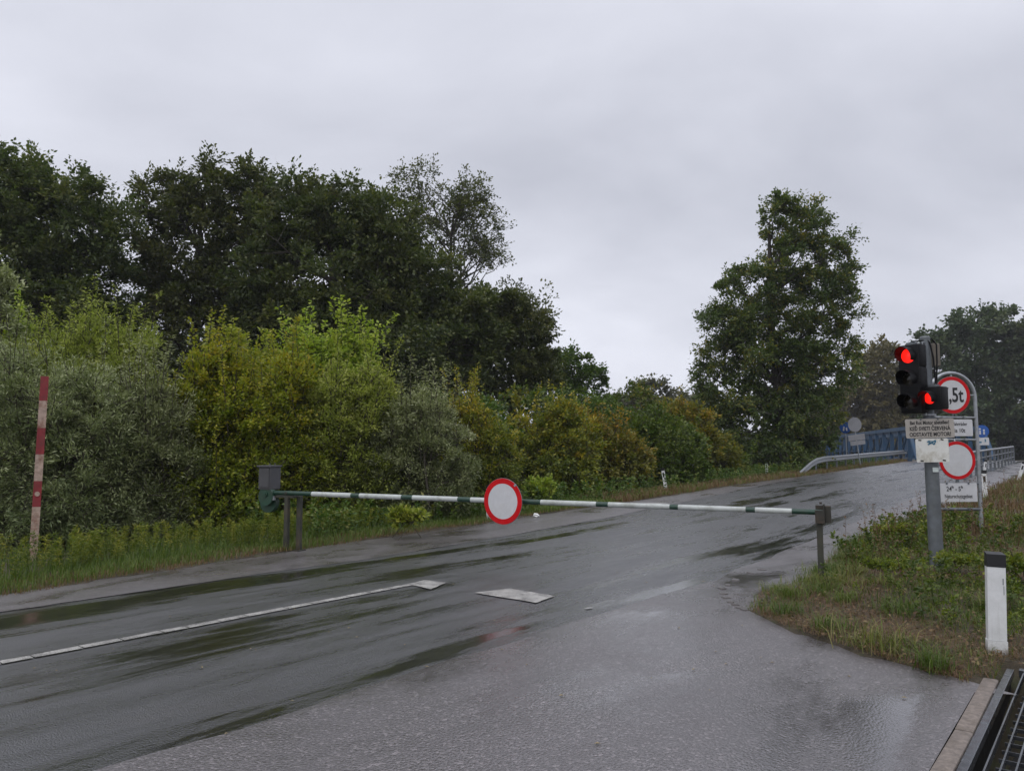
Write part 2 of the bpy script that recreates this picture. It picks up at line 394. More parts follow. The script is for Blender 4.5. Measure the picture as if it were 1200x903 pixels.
M['polewhite'] = simple('flaking_white_paint', (.46, .34, .27), .65, 0, .35, 16, (.20, .085, .05), .95, .3)
M['litter'] = simple('white_paper', (.8, .8, .78), .6)
M['redlamp'], _nt, _b = new_mat('red_lamp'); _b.inputs['Base Color'].default_value = (.5, .01, .005, 1); _b.inputs['Emission Color'].default_value = (1, .012, .006, 1); _b.inputs['Emission Strength'].default_value = 1.25; _b.inputs['Roughness'].default_value = .3
M['darklens'] = simple('unlit_lens', (.02, .017, .012), .15)
M['fadedblue'] = simple('faded_blue_mark', (.05, .17, .26), .6)

# ------------------------------------------------------------------ ground, road
def axis(lo, hi, fine_lo, fine_hi, step):
    a = list(np.arange(fine_lo, fine_hi, step)); v = fine_hi; d = step
    while v < hi: a.append(v); d *= 1.12; v += d
    a.append(hi); v = fine_lo - step; d = step; pre = []
    while v > lo: pre.append(v); d *= 1.12; v -= d
    pre.append(lo); return np.array(pre[::-1] + a)
gs = axis(-60, 205, -6, 40, .22); gt = axis(-190, 150, -16, 4, .22)
GS, GT = np.meshgrid(gs, gt, indexing='ij')
# right verge outline: ground shows where s,t is inside it
GR_S = [6.3, 6.5, 6.8, 7.3, 7.8, 8.6, 10, 14, 20, 33, 62, 90]
GR_T = [-.55, -1.0, -1.75, -2.45, -2.95, -3.1, -3.05, -3.65, -3.6, -3.3, -3.3, -3.3]
def verge_t(s): return np.interp(s, GR_S, GR_T)
X = GS * D[0] + GT * D[1]; Y = GS * D[1] - GT * D[0]
Z = H(X, Y)
rs = np.random.RandomState(3)
def vnoise(x, y, sc, seed=0):
    r = np.random.RandomState(seed); out = 0
    for k in range(5):
        a = r.uniform(0, 6.28); f = sc * r.uniform(.6, 1.9); out = out + np.sin((x * math.cos(a) + y * math.sin(a)) * f + r.uniform(0, 6.28))
    return out / 5
paved = (GT > left_edge(GS) + .12) & (GT < np.where(GS < 6.35, 30, verge_t(GS) - .10)) & (GS < 69) & (GS > -40)
bumpz = .05 * vnoise(X, Y, 1.6, 5) + .02 * vnoise(X, Y, 5, 6) + .03
mound = .16 * sm(0, 1.3, GT - verge_t(GS)) * sm(7.6, 10.0, GS)
Z = Z + np.where(paved, -.09, np.minimum(bumpz, .06) + mound * (GT < 8) * (GT > -5))
trench = (GT > -.62) & (GT < .50) & (GS > 1.0) & (GS < 7.0); Z = np.where(trench, Z - .5, Z)
ni, nj = GS.shape
idx = np.arange(ni * nj).reshape(ni, nj)
F = np.stack([idx[:-1, :-1], idx[1:, :-1], idx[1:, 1:], idx[:-1, 1:]], -1).reshape(-1, 4)
g = np_mesh('ground', np.stack([X, Y, Z], -1).reshape(-1, 3), F[:, ::-1], M['soil'], smooth=True); tag(g, kind='structure')

def sheet(name, svals, lo, hi, ncol, dz, mat, seedn=0):
    svals = np.asarray(svals); V = []; UV = []
    for s in svals:
        for k in range(ncol + 1):
            t = lo(s) + (hi(s) - lo(s)) * k / ncol
            x, y = st(s, t); V.append((x, y, gz(x, y) + dz)); UV.append((s, t))
    n = len(svals); idx = np.arange(n * (ncol + 1)).reshape(n, ncol + 1)
    F = np.stack([idx[:-1, :-1], idx[:-1, 1:], idx[1:, 1:], idx[1:, :-1]], -1).reshape(-1, 4)[:, ::-1]
    o = np_mesh(name, np.array(V), F, mat, smooth=True)
    uvl = o.data.uv_layers.new(name='UVMap'); U = np.array(UV)[F.ravel()]; uvl.data.foreach_set('uv', U.astype(np.float32).ravel())
    return tag(o, kind='structure')
def jag(s, a, f, seed=0): return a * float(vnoise(np.array(s), np.array(0.0), f, seed))
# normal orientation check is done below
sheet('road', np.arange(-30, 68.6, .2), lambda s: float(left_edge(s)) + jag(s, .12, 2.5, 1) + jag(s, .05, 9, 2), lambda s: -4.02, 16, 0.0, M['road'])
def ap_hi(s):
    if s < 6.32: return -.842
    return float(verge_t(s)) + jag(s, .10, 4, 3) + jag(s, .05, 13, 4)
ssv = np.concatenate([np.arange(-30, 6.3, .2), np.arange(6.32, 9, .05), np.arange(9, 68.6, .2)])
def ap_lo(s): return float(np.interp(s, [-30, 7, 9.5, 12, 20, 30, 68], [-4.2, -4.2, -4.15, -4.35, -4.75, -5.0, -5.1])) + jag(s, .06, 2.2, 8) + jag(s, .025, 9, 9)
sheet('parking_apron', ssv, ap_lo, ap_hi, 10, .006, M['apron'])
sheet('apron_beyond_grate', np.arange(-10, 8.1, .3), lambda s: .62, lambda s: 20, 6, .006, M['apron'])
sheet('left_shoulder', np.arange(-30, 68.6, .2), lambda s: float(left_edge(s)) + .06 + jag(s, .12, 2.5, 1), lambda s: max(-9.15 - max(0, s - 8) * .085, -11.4) + jag(s, .05, 1.7, 12) + jag(s, .03, 8, 13), 4, .005, M['apron'])

# painted markings (flat sheets following the road)
def marking(name, poly_st, label):
    # poly in road coordinates, thin ribbon
    mb = MB(); vs = []
    for s, t in poly_st:
        x, y = st(s, t); vs.append((x, y, gz(x, y) + .0105))
    mb.add(vs, [tuple(range(len(vs)))]); o = mb.build(name, M['paint']); tag(o, kind='structure'); return o
def gst(px, py): x, y, z = at_g(px, py); return to_st(x, y)
a = gst(0, 777); b = gst(488, 684)
mb = MB(); n = 60; rr = random.Random(4)
s0, s1 = -6.0, b[0]
tl = lambda s: a[1] + (b[1] - a[1]) * (s - a[0]) / (b[0] - a[0])
s = s0
while s < s1:
    L = rr.uniform(.22, .6); e_ = min(s + L - .012, s1)
    x = [(s, tl(s) - .055 + rr.uniform(-.008, .008)), (e_, tl(e_) - .055 + rr.uniform(-.008, .008)), (e_, tl(e_) + .055 + rr.uniform(-.008, .008)), (s, tl(s) + .055)]
    mb.add([(*st(*q), gz(*st(*q)) + .0105) for q in x], [(0, 1, 2, 3)]); s += L
tag(mb.build('centre_line', M['paint']), kind='structure')
def pxpoly(name, pts):
    mb = MB(); q = []
    n = len(pts)
    for i in range(n):                   # worn ragged outline
        a0 = pts[i]; b0 = pts[(i + 1) % n]
        for k in range(6):
            u = k / 6; q.append((a0[0] + (b0[0] - a0[0]) * u + rr.uniform(-.5, .5) * (k > 0), a0[1] + (b0[1] - a0[1]) * u + rr.uniform(-.2, .2) * (k > 0)))
    mb.add([(lambda w: (w[0], w[1], gz(w[0], w[1]) + .011))(at_g(*p)) for p in q], [tuple(range(len(q)))]); tag(mb.build(name, M['paint']), kind='structure')
pxpoly('line_end_marking', [(478, 685), (498, 680), (523, 683), (505, 691)])
pxpoly('stop_line_marking', [(556, 695), (598, 690), (650, 699), (628, 707)])
pxpoly('marking_fragment', [(684, 713.2), (692, 711.8), (695, 713), (688, 714)])
pxpoly('marking_fragment', [(700, 594), (760, 592), (785, 589), (740, 590)])

# ------------------------------------------------------------------ foliage generators
def tubes_np(paths):
    """paths: list of (pts (k,3), radii (k,), sides)"""
    Vs = []; Fs = []; b = 0
    for pts, rad, n in paths:
        pts = np.asarray(pts, float); k = len(pts)
        t = np.gradient(pts, axis=0); t /= np.linalg.norm(t, axis=1, keepdims=True) + 1e-9
        ref = np.array([1., 0, 0]) if abs(t[0, 0]) < .8 else np.array([0, 1., 0])
        a = np.cross(t, ref); a /= np.linalg.norm(a, axis=1, keepdims=True) + 1e-9; c = np.cross(t, a)
        q = np.arange(n) * 2 * np.pi / n
        ring = a[:, None, :] * np.cos(q)[None, :, None] + c[:, None, :] * np.sin(q)[None, :, None]
        V = pts[:, None, :] + ring * np.asarray(rad)[:, None, None]
        Vs.append(V.reshape(-1, 3)); i = np.arange(k - 1)[:, None] * n; j = np.arange(n)[None, :]
        F = np.stack([i + j, i + (j + 1) % n, i + n + (j + 1) % n, i + n + j], -1).reshape(-1, 4) + b
        Fs.append(F); b += k * n
    return np.concatenate(Vs), np.concatenate(Fs)
def leaves_np(rs, P, dirs, L, W, droop=.2, up=.6):
    """one rhombic leaf at every P growing along dirs"""
    n = len(P); d = dirs + rs.normal(0, .45, (n, 3)); d[:, 2] -= droop; d /= np.linalg.norm(d, axis=1, keepdims=True) + 1e-9
    nn = rs.normal(0, 1, (n, 3)); nn[:, 2] = np.abs(nn[:, 2]) + up
    w = np.cross(d, nn); w /= np.linalg.norm(w, axis=1, keepdims=True) + 1e-9
    l = (L * rs.uniform(.65, 1.25, n))[:, None]; ww = (W * rs.uniform(.7, 1.2, n))[:, None]
    nrm = np.cross(w, d)
    V = np.stack([P, P + d * l * .45 + w * ww * .5 - nrm * ww * .12, P + d * l - nrm * l * .12, P + d * l * .45 - w * ww * .5 - nrm * ww * .12], 1).reshape(-1, 3)
    return V, np.arange(n * 4).reshape(n, 4)
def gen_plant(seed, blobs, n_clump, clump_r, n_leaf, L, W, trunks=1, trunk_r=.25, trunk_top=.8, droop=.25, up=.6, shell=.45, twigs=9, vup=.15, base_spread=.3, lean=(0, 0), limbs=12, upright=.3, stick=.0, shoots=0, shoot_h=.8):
    """blobs: (cx,cy,cz,rx,ry,rz) in metres. returns wood (V,F) and leaves (V,F,v)"""
    rs = np.random.RandomState(seed); B = np.array(blobs, float); vol = B[:, 3] * B[:, 4] * B[:, 5]
    w = vol ** .8 / (vol ** .8).sum(); pick = rs.choice(len(B), n_clump, p=w)
    u = rs.normal(0, 1, (n_clump, 3)); u /= np.linalg.norm(u, axis=1, keepdims=True)
    rad = rs.uniform(shell ** 3, 1, n_clump) ** (1 / 3)
    C = B[pick, :3] + u * rad[:, None] * B[pick, 3:]
    C[:, 2] = np.maximum(C[:, 2], .35)
    zmax = (B[:, 2] + B[:, 5]).max(); cxy = (B[:, :2] * w[:, None]).sum(0)
    nodes = []; nr = []; paths = []
    # trunks
    for k in range(trunks):
        off = rs.normal(0, base_spread, 2) if trunks > 1 else np.zeros(2)
        tgt = cxy + (rs.normal(0, 1, 2) * B[:, 3].mean() * .45 if trunks > 1 else np.array(lean)); top = zmax * trunk_top * (rs.uniform(.7, 1) if trunks > 1 else 1)
        m = 12; q = np.linspace(0, 1, m); wob = np.cumsum(rs.normal(0, .05 * top / 12, (m, 2)), 0) * 1.2; wob[0] = 0
        pts = np.stack([off[0] + (tgt[0] - off[0]) * q ** 1.3 + wob[:, 0], off[1] + (tgt[1] - off[1]) * q ** 1.3 + wob[:, 1], top * q - .15], 1)
        r = trunk_r * (1 - q) ** .8 * .85 + trunk_r * .12; r[0] *= 1.35
        paths.append((pts, r, 9)); nodes.append(pts[2:]); nr.append(r[2:])
    T = np.concatenate(nodes); TR = np.concatenate(nr)
    # limbs
    li = rs.choice(n_clump, min(limbs, n_clump), replace=False); LN = [T]; LR = [TR]
    for i in li:
        c = C[i]; dd = np.linalg.norm(T - c, axis=1) + np.where(T[:, 2] > c[2] - .1 * zmax, zmax, 0) + rs.uniform(0, .1 * zmax, len(T)); j = dd.argmin(); p0 = T[j]
        m = 9; q = np.linspace(0, 1, m)[:, None]; mid = (p0 + c) / 2 + np.array([0, 0, (-.1 + upright * .2) * np.linalg.norm(c - p0)]) + rs.normal(0, .06, 3) * np.linalg.norm(c - p0)
        pts = (1 - q) ** 2 * p0 + 2 * q * (1 - q) * mid + q ** 2 * c; pts[1:-1] += rs.normal(0, .02, (m - 2, 3)) * np.linalg.norm(c - p0)
        r0 = min(TR[j] * .7, .02 + .022 * np.linalg.norm(c - p0)); r = np.linspace(r0, max(.012, r0 * .18), m)
        paths.append((pts, r, 7)); LN.append(pts[1:]); LR.append(r[1:])
    LN = np.concatenate(LN); LR = np.concatenate(LR)
    Ps = []; Ds = []; Vv = []
    per = max(1, n_leaf // n_clump)
    for i in range(n_clump):
        c = C[i]; dd = np.linalg.norm(LN - c, axis=1) + np.where(LN[:, 2] > c[2] + .2, 1.5, 0); j = dd.argmin(); p0 = LN[j]; dist = np.linalg.norm(c - p0)
        if dist > .15:
            m = 5; q = np.linspace(0, 1, m)[:, None]; mid = (p0 + c) / 2 + np.array([0, 0, -.08 * dist]) + rs.normal(0, .05, 3) * dist
            pts = (1 - q) ** 2 * p0 + 2 * q * (1 - q) * mid + q ** 2 * c; r0 = min(LR[j] * .75, .008 + .013 * dist); paths.append((pts, np.linspace(r0, .006, m), 4))
        # twigs of the clump
        cr = clump_r * rs.uniform(.55, 1.35); out = c - np.array([cxy[0], cxy[1], zmax * .45]); out /= np.linalg.norm(out) + 1e-9
        td = rs.normal(0, 1, (twigs, 3)) * np.array([1, 1, .75]) + out * .9 + np.array([0, 0, upright]); td /= np.linalg.norm(td, axis=1, keepdims=True)
        tl_ = cr * rs.uniform(.6, 1.25, twigs)
        if stick > 0:
            for k in range(0, twigs, 3): paths.append((np.stack([c, c + td[k] * tl_[k] * .9]), np.array([.007, .003]) + stick * .004, 3))
        nl = int(per * rs.uniform(.5, 1.5)); ti = rs.randint(0, twigs, nl); uu = rs.uniform(.08, 1, nl) ** .8
        p = c + td[ti] * (tl_[ti] * uu)[:, None] + rs.normal(0, cr * .11, (nl, 3)); p[:, 2] -= (uu * uu) * cr * droop * .6
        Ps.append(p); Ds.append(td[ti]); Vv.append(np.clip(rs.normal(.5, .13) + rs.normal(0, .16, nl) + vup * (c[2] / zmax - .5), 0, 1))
    for i in range(shoots):               # upright leafy shoots that break the outline
        b_ = B[rs.choice(len(B), p=w)]; a_ = rs.uniform(0, 6.28); rr_ = rs.uniform(0, .9); hh = shoot_h * rs.uniform(.4, 1.3)
        p0 = np.array([b_[0] + b_[3] * rr_ * math.cos(a_), b_[1] + b_[4] * rr_ * math.sin(a_), b_[2] + b_[5] * math.sqrt(1 - rr_ * rr_) * .9])
        q = np.linspace(0, 1, 6)[:, None]; tip = np.array([rs.normal(0, .16), rs.normal(0, .16), 1.0]) * hh; pts = p0 + tip * q + np.array([rs.normal(0, .08), rs.normal(0, .08), 0]) * q * q * hh - np.array([0, 0, .4]) * (1 - q)
        paths.append((pts, np.linspace(.011, .003, 6), 4)); nl = int(55 * hh / .8 * (.08 / max(L, .06)) * 1.6); uu = rs.uniform(.0, 1.02, nl)
        pp = np.stack([np.interp(uu, q[:, 0], pts[:, k]) for k in range(3)], 1); a2 = rs.uniform(0, 6.28, nl); dd = np.stack([np.cos(a2), np.sin(a2), .5 + 0 * a2], 1)
        Ps.append(pp + dd * rs.uniform(0, .5 * L + .10 * hh, nl)[:, None] * (1.15 - uu)[:, None]); Ds.append(dd); Vv.append(np.clip(rs.normal(.72, .15, nl), 0, 1))
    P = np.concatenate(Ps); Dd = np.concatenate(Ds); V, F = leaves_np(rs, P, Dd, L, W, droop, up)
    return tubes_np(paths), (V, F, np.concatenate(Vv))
PROTO = {}
def make_plant(name, key, kind, leafmat, barkmat, loc, label, cat, group=None, rz=0.0, scale=(1, 1, 1), gen=None, parts=('trunk', 'crown')):
    e_ = empty(name, loc, rz); e_.scale = scale
    if key not in PROTO:
        wd, lf = gen()
        a_ = np_mesh(parts[0], wd[0], wd[1], barkmat, e_, smooth=True); c_ = np_mesh(parts[1], lf[0], lf[1], leafmat, e_, {'v': lf[2]})
        PROTO[key] = (a_.data, c_.data)
    else:
        for nm, me in zip(parts, PROTO[key]):
            o = bpy.data.objects.new(nm, me); COL.objects.link(o); o.parent = e_
    tag(e_, label, cat, group); return e_

M['lf_oak'] = leaf_mat('oak_leaves', [(.024, .036, .016), (.050, .066, .026), (.082, .096, .034), (.125, .125, .042)], .32)
M['lf_oak2'] = leaf_mat('oak_leaves_fresh', [(.026, .044, .015), (.054, .082, .024), (.092, .118, .032), (.24, .20, .04)], .32)
M['lf_yellow'] = leaf_mat('yellowing_leaves', [(0.078, 0.106, 0.024), (0.150, 0.188, 0.031), (0.235, 0.255, 0.045), (0.37, 0.31, 0.055)], .35)
M['lf_lime'] = leaf_mat('lime_leaves', [(0.085, 0.119, 0.031), (0.169, 0.219, 0.050), (0.273, 0.312, 0.072), (0.390, 0.388, 0.096)], .35)
M['lf_silver'] = leaf_mat('willow_leaves', [(0.075, 0.098, 0.043), (0.130, 0.156, 0.072), (0.215, 0.237, 0.120), (0.364, 0.388, 0.240)], .2)
M['lf_willowy'] = leaf_mat('yellow_willow_leaves', [(0.085, 0.106, 0.029), (0.156, 0.188, 0.046), (0.247, 0.275, 0.072), (0.364, 0.375, 0.120)], .3)
M['lf_olive'] = leaf_mat('olive_leaves', [(0.058, 0.073, 0.022), (0.111, 0.125, 0.031), (0.195, 0.188, 0.038), (0.312, 0.213, 0.043)], .3)
M['lf_bush'] = leaf_mat('bush_leaves', [(.028, .046, .014), (.050, .078, .020), (.082, .115, .026), (.12, .14, .03)], .3)
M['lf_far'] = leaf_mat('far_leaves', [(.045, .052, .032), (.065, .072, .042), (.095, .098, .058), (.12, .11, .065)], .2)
M['lf_brown'] = leaf_mat('browning_leaves', [(.055, .050, .028), (.085, .072, .036), (.12, .098, .045), (.15, .12, .055)], .2)
M['lf_fardark'] = leaf_mat('far_dark_leaves', [(.030, .046, .024), (.048, .066, .032), (.068, .086, .040), (.095, .105, .045)], .2)
M['grass'] = leaf_mat('grass_blades', [(.035, .060, .015), (.065, .100, .022), (.11, .14, .035), (.19, .17, .07)], .3)
M['dry'] = leaf_mat('dry_grass', [(.075, .045, .026), (.13, .080, .045), (.17, .12, .065), (.22, .18, .10)], .2)
M['weed'] = leaf_mat('weed_leaves', [(.045, .070, .016), (.085, .120, .024), (.15, .18, .034), (.24, .23, .05)], .3)

# ------------------------------------------------------------------ trees
def pxblobs(Y, base, lst, depth=.9):
    out = []
    for q in lst:
        px, py, rx, ry = q[:4]; dy = q[4] if len(q) > 4 else 0
        x, y, z = at_y(px, py, Y + dy); k = (Y + dy) / FPX
        out.append((x - base[0], y - base[1], z - base[2], rx * k, max(rx, ry * .6) * k * depth, ry * k))
    return out
def tree_at(name, bx, Y, lst, leafm, label, cat='tree', group=None, depth=.9, bark='bark', zoff=0, **kw):
    x = at_y(bx, 530, Y)[0]; z = gz(x, Y) + zoff; base = (x, Y, z)
    B = pxblobs(Y, base, lst, depth)
    return make_plant(name, (bx, Y, kw['seed']), None, M[leafm], M[bark], base, label, cat, group, gen=lambda: gen_plant(blobs=B, **kw))
GT_ = 'tall dark trees behind the shrubs'
tree_at('oak_tree', 35, 33, [(-30, 330, 110, 120), (70, 262, 72, 72), (10, 235, 70, 62), (105, 325, 52, 75), (40, 390, 100, 90), (138, 262, 24, 26)], 'lf_oak',
        'broad dark green oak at the far left edge, its round top against the sky', group=GT_, seed=11, n_clump=620, clump_r=.85, n_leaf=105000, L=.20, W=.12, trunk_r=.45, limbs=30, trunk_top=.75)
tree_at('oak_tree', 225, 37, [(225, 300, 62, 85), (190, 240, 34, 34), (245, 232, 48, 38), (292, 235, 40, 42), (230, 400, 80, 80), (175, 330, 26, 50), (290, 320, 60, 80)], 'lf_oak',
        'tall dark tree with a ragged sky-pierced top beside the gap, right of the leftmost oak', group=GT_, seed=12, n_clump=560, clump_r=.8, n_leaf=88000, L=.20, W=.12, trunk_r=.4, limbs=34, trunk_top=.9, stick=.5)
tree_at('oak_tree', 385, 36, [(345, 265, 58, 58), (400, 268, 62, 50), (445, 300, 58, 66), (380, 340, 100, 90), (420, 420, 110, 80), (320, 400, 70, 70)], 'lf_oak',
        'widest dense dark tree with a rounded top, in the middle of the left tree row', group=GT_, seed=13, n_clump=720, clump_r=.9, n_leaf=120000, L=.21, W=.13, trunk_r=.5, limbs=30, trunk_top=.8)
tree_at('poplar_tree', 512, 46, [(505, 222, 26, 30), (545, 228, 30, 34), (560, 262, 34, 34), (520, 262, 40, 30), (572, 298, 28, 22), (478, 225, 24, 28), (488, 265, 20, 40), (540, 300, 40, 20), (530, 380, 40, 60)], 'lf_oak',
        'thin see-through tree rising above the dark row, branches against the sky', group=GT_, seed=14, n_clump=300, clump_r=.85, n_leaf=16500, L=.18, W=.11, trunk_r=.3, limbs=46, trunk_top=.93, shell=.2, stick=1.0, trunks=2, base_spread=.6)
tree_at('oak_tree', 520, 38, [(480, 345, 52, 50), (530, 385, 60, 55), (490, 430, 90, 70), (450, 350, 40, 40), (520, 330, 25, 28)], 'lf_oak',
        'dense dark tree below the thin see-through one', group=GT_, seed=15, n_clump=440, clump_r=.85, n_leaf=75000, L=.20, W=.12, trunk_r=.35, limbs=20)
tree_at('oak_tree', 600, 40, [(580, 365, 38, 30), (612, 392, 36, 45), (590, 430, 58, 60), (560, 400, 40, 45), (630, 440, 26, 40)], 'lf_oak',
        'dark tree with a stepped top at the right end of the tall left row', group=GT_, seed=16, n_clump=360, clump_r=.75, n_leaf=60000, L=.19, W=.115, trunk_r=.3, limbs=20)
tree_at('ash_tree', 668, 50, [(672, 432, 26, 20), (655, 460, 30, 30), (690, 460, 22, 30), (668, 500, 40, 30)], 'lf_bush',
        'small fresh green round tree just right of the tall dark row', seed=17, n_clump=150, clump_r=.7, n_leaf=22000, L=.22, W=.14, trunk_r=.2, limbs=12)
# gap filler wood behind the left row
tree_at('oak_tree', 120, 52, [(100, 440, 110, 70), (210, 450, 80, 60), (20, 430, 80, 60)], 'lf_fardark', 'low dark tree seen under the gap between the two leftmost tall trees', seed=18, n_clump=320, clump_r=1.2, n_leaf=36000, L=.32, W=.22, trunk_r=.3, limbs=12)
# the free-standing oak on the right
tree_at('oak_tree', 912, 45, [(932, 238, 16, 18), (918, 262, 32, 34), (950, 266, 28, 34), (930, 305, 54, 44), (978, 312, 32, 38), (880, 348, 42, 38), (850, 388, 42, 26), (900, 390, 50, 40), (850, 420, 36, 26), (945, 360, 60, 45), (995, 385, 24, 32),
        (900, 430, 68, 40), (960, 430, 46, 45), (850, 455, 36, 36), (890, 490, 66, 50), (935, 490, 46, 45), (895, 535, 70, 28), (972, 462, 20, 30)], 'lf_oak2',
        'tall free-standing oak with a gappy crown left of the road by the guard rail', group='trees by the road', seed=21, n_clump=680, clump_r=.76, n_leaf=138000, L=.18, W=.12, trunk_r=.42, limbs=56, trunk_top=.9, stick=.6, twigs=13)
# far wood in the middle and right
for i, (bx, Y, ls, lm, lb, n) in enumerate([
    (728, 105, [(728, 492, 36, 26), (715, 500, 26, 20)], 'lf_fardark', 'far dark hazy tree in the dip between the left row and the free-standing oak', 16000),
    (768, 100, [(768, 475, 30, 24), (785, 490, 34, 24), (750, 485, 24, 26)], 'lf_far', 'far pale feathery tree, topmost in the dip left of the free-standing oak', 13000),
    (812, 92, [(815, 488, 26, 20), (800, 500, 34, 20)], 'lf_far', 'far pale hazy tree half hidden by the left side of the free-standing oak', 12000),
    (1045, 118, [(1045, 458, 44, 48), (1015, 480, 34, 34), (1068, 480, 36, 46), (1030, 420, 26, 18), (1050, 505, 60, 30)], 'lf_brown', 'far brownish tree behind the blue bridge, left of the traffic light', 46000),
    (1135, 112, [(1140, 420, 44, 55), (1112, 395, 30, 26), (1108, 435, 34, 42), (1165, 390, 36, 34), (1130, 480, 60, 45), (1180, 460, 40, 70)], 'lf_fardark', 'far tall dark tree behind the hoop sign frame', 52000),
    (1215, 108, [(1215, 420, 40, 50), (1225, 470, 60, 60), (1195, 400, 14, 20)], 'lf_fardark', 'far dark tree cut off by the right edge of the picture', 30000),
    (985, 125, [(985, 490, 46, 34), (960, 500, 40, 30)], 'lf_brown', 'far brownish tree low behind the right side of the free-standing oak', 16000),
    (1100, 125, [(1095, 505, 60, 26), (1170, 510, 60, 24)], 'lf_fardark', 'far low dark tree closing the view right behind the bridge', 22000)]):
    tree_at('far_tree', bx, Y, ls, lm, lb, group='far trees across the river', seed=40 + i, n_clump=max(110, n // 110), clump_r=1.5, n_leaf=n, L=.55, W=.36, trunk_r=.4, limbs=14, trunk_top=.85, stick=1.5, zoff=0)

# ------------------------------------------------------------------ shrubs and saplings along the left
def shrub_at(name, bx, Y, lst, leafm, label, seed, n_clump=260, n_leaf=42000, clump_r=.42, L=.10, W=.05, trunks=7, tr=.045, shoots=60, cat='shrub', group='shrubs along the left of the road', **kw):
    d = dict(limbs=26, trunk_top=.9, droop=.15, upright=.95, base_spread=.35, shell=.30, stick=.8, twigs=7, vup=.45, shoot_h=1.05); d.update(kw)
    return tree_at(name, bx, Y, lst, leafm, label, cat, group, bark='bark_shrub', seed=seed, n_clump=n_clump, n_leaf=n_leaf, clump_r=clump_r, L=L, W=W, trunks=trunks, trunk_r=tr, shoots=min(shoots, n_clump // 4), **d)
shrub_at('willow_shrub', 45, 15.5, [(0, 540, 90, 80), (80, 560, 80, 75), (110, 500, 60, 60), (30, 470, 70, 50), (60, 615, 110, 40)], 'lf_silver', 'grey-green narrow-leaved willow shrub behind the striped pole', 101, n_clump=560, n_leaf=105000, L=.10, W=.022, clump_r=.45, trunks=10)
shrub_at('willow_shrub', 175, 16, [(175, 560, 56, 66), (150, 500, 50, 50), (185, 500, 30, 40), (165, 620, 60, 34)], 'lf_silver', 'grey-green willow shrub just right of the striped pole, darker below', 102, n_clump=320, n_leaf=56000, L=.10, W=.022, clump_r=.42)
shrub_at('willow_tree', 115, 19, [(118, 410, 30, 36), (80, 430, 40, 36), (150, 430, 34, 40), (115, 470, 70, 50), (40, 440, 50, 38)], 'lf_willowy', 'taller yellow-green feathery willow topping the left shrubs, above the striped pole', 103, n_clump=380, n_leaf=62000, L=.12, W=.026, clump_r=.45, cat='small tree')
shrub_at('willow_tree', -22, 18.5, [(-10, 335, 26, 26), (-4, 375, 20, 20), (-30, 400, 45, 45)], 'lf_silver', 'silvery-leaved branch of a tree cut off by the left edge, above the shrubs', 104, n_clump=70, n_leaf=8500, L=.12, W=.05, clump_r=.35, trunks=2, cat='small tree')
shrub_at('maple_shrub', -20, 20, [(10, 425, 40, 38), (-20, 440, 40, 50), (30, 470, 40, 40)], 'lf_lime', 'darker green shrub at the left edge behind the grey willow', 105, n_clump=130, n_leaf=18000, W=.07)
shrub_at('maple_shrub', 258, 17, [(252, 468, 44, 44), (225, 510, 50, 55), (285, 520, 50, 60), (250, 580, 66, 50), (210, 600, 40, 40), (262, 435, 20, 20)], 'lf_yellow', 'yellow-leaved shrub left of the grey barrier box', 106, n_clump=400, n_leaf=62000, L=.09, W=.048, trunks=9, stick=1.2)
shrub_at('maple_shrub', 330, 18, [(330, 470, 34, 40), (310, 530, 40, 60), (350, 550, 42, 60), (325, 600, 50, 40), (345, 450, 20, 26)], 'lf_yellow', 'yellow-green shrub directly behind the grey barrier box', 107, n_clump=320, n_leaf=48000, L=.09, W=.048, trunks=8, stick=1.2)
shrub_at('maple_sapling', 273, 20, [(273, 402, 9, 14), (276, 425, 6, 10), (262, 450, 26, 22)], 'lf_lime', 'thin sapling sticking up above the yellow shrub, a leaf tuft at its tip', 108, n_clump=34, n_leaf=2600, clump_r=.22, L=.12, W=.07, trunks=1, tr=.025, cat='sapling', group='saplings above the shrubs', trunk_top=.98)
shrub_at('maple_sapling', 300, 20.5, [(300, 436, 22, 20), (295, 465, 34, 26), (318, 440, 12, 18)], 'lf_lime', 'pale green sapling just right of the thin one above the yellow shrub', 109, n_clump=90, n_leaf=9000, clump_r=.3, L=.12, W=.07, trunks=3, tr=.03, cat='sapling', group='saplings above the shrubs')
shrub_at('maple_sapling', 362, 20, [(360, 418, 16, 22), (368, 455, 36, 32), (345, 440, 18, 22), (385, 432, 14, 20)], 'lf_lime', 'yellow-green twin-topped sapling in the middle of the shrub row', 110, n_clump=130, n_leaf=14000, clump_r=.3, L=.12, W=.07, trunks=4, tr=.035, cat='sapling', group='saplings above the shrubs')
shrub_at('maple_sapling', 408, 20, [(404, 402, 9, 12), (408, 425, 16, 20), (415, 450, 30, 26), (432, 450, 16, 28)], 'lf_lime', 'bright green sapling with the highest tip, just left of the willow in the row', 111, n_clump=110, n_leaf=12000, clump_r=.28, L=.12, W=.07, trunks=3, tr=.035, cat='sapling', group='saplings above the shrubs')
shrub_at('maple_shrub', 400, 18.5, [(395, 490, 44, 44), (430, 490, 36, 50), (400, 550, 56, 60), (440, 570, 40, 50)], 'lf_willowy', 'light yellow-green shrub behind the left third of the boom', 112, n_clump=340, n_leaf=56000, L=.09, W=.036, stick=1.0)
shrub_at('willow_shrub', 500, 18.5, [(495, 500, 40, 34), (512, 545, 48, 50), (470, 550, 40, 50), (495, 585, 50, 30)], 'lf_silver', 'silver-leaved willow shrub behind the boom, left of the round boom sign', 113, n_clump=300, n_leaf=54000, L=.10, W=.024, clump_r=.4)
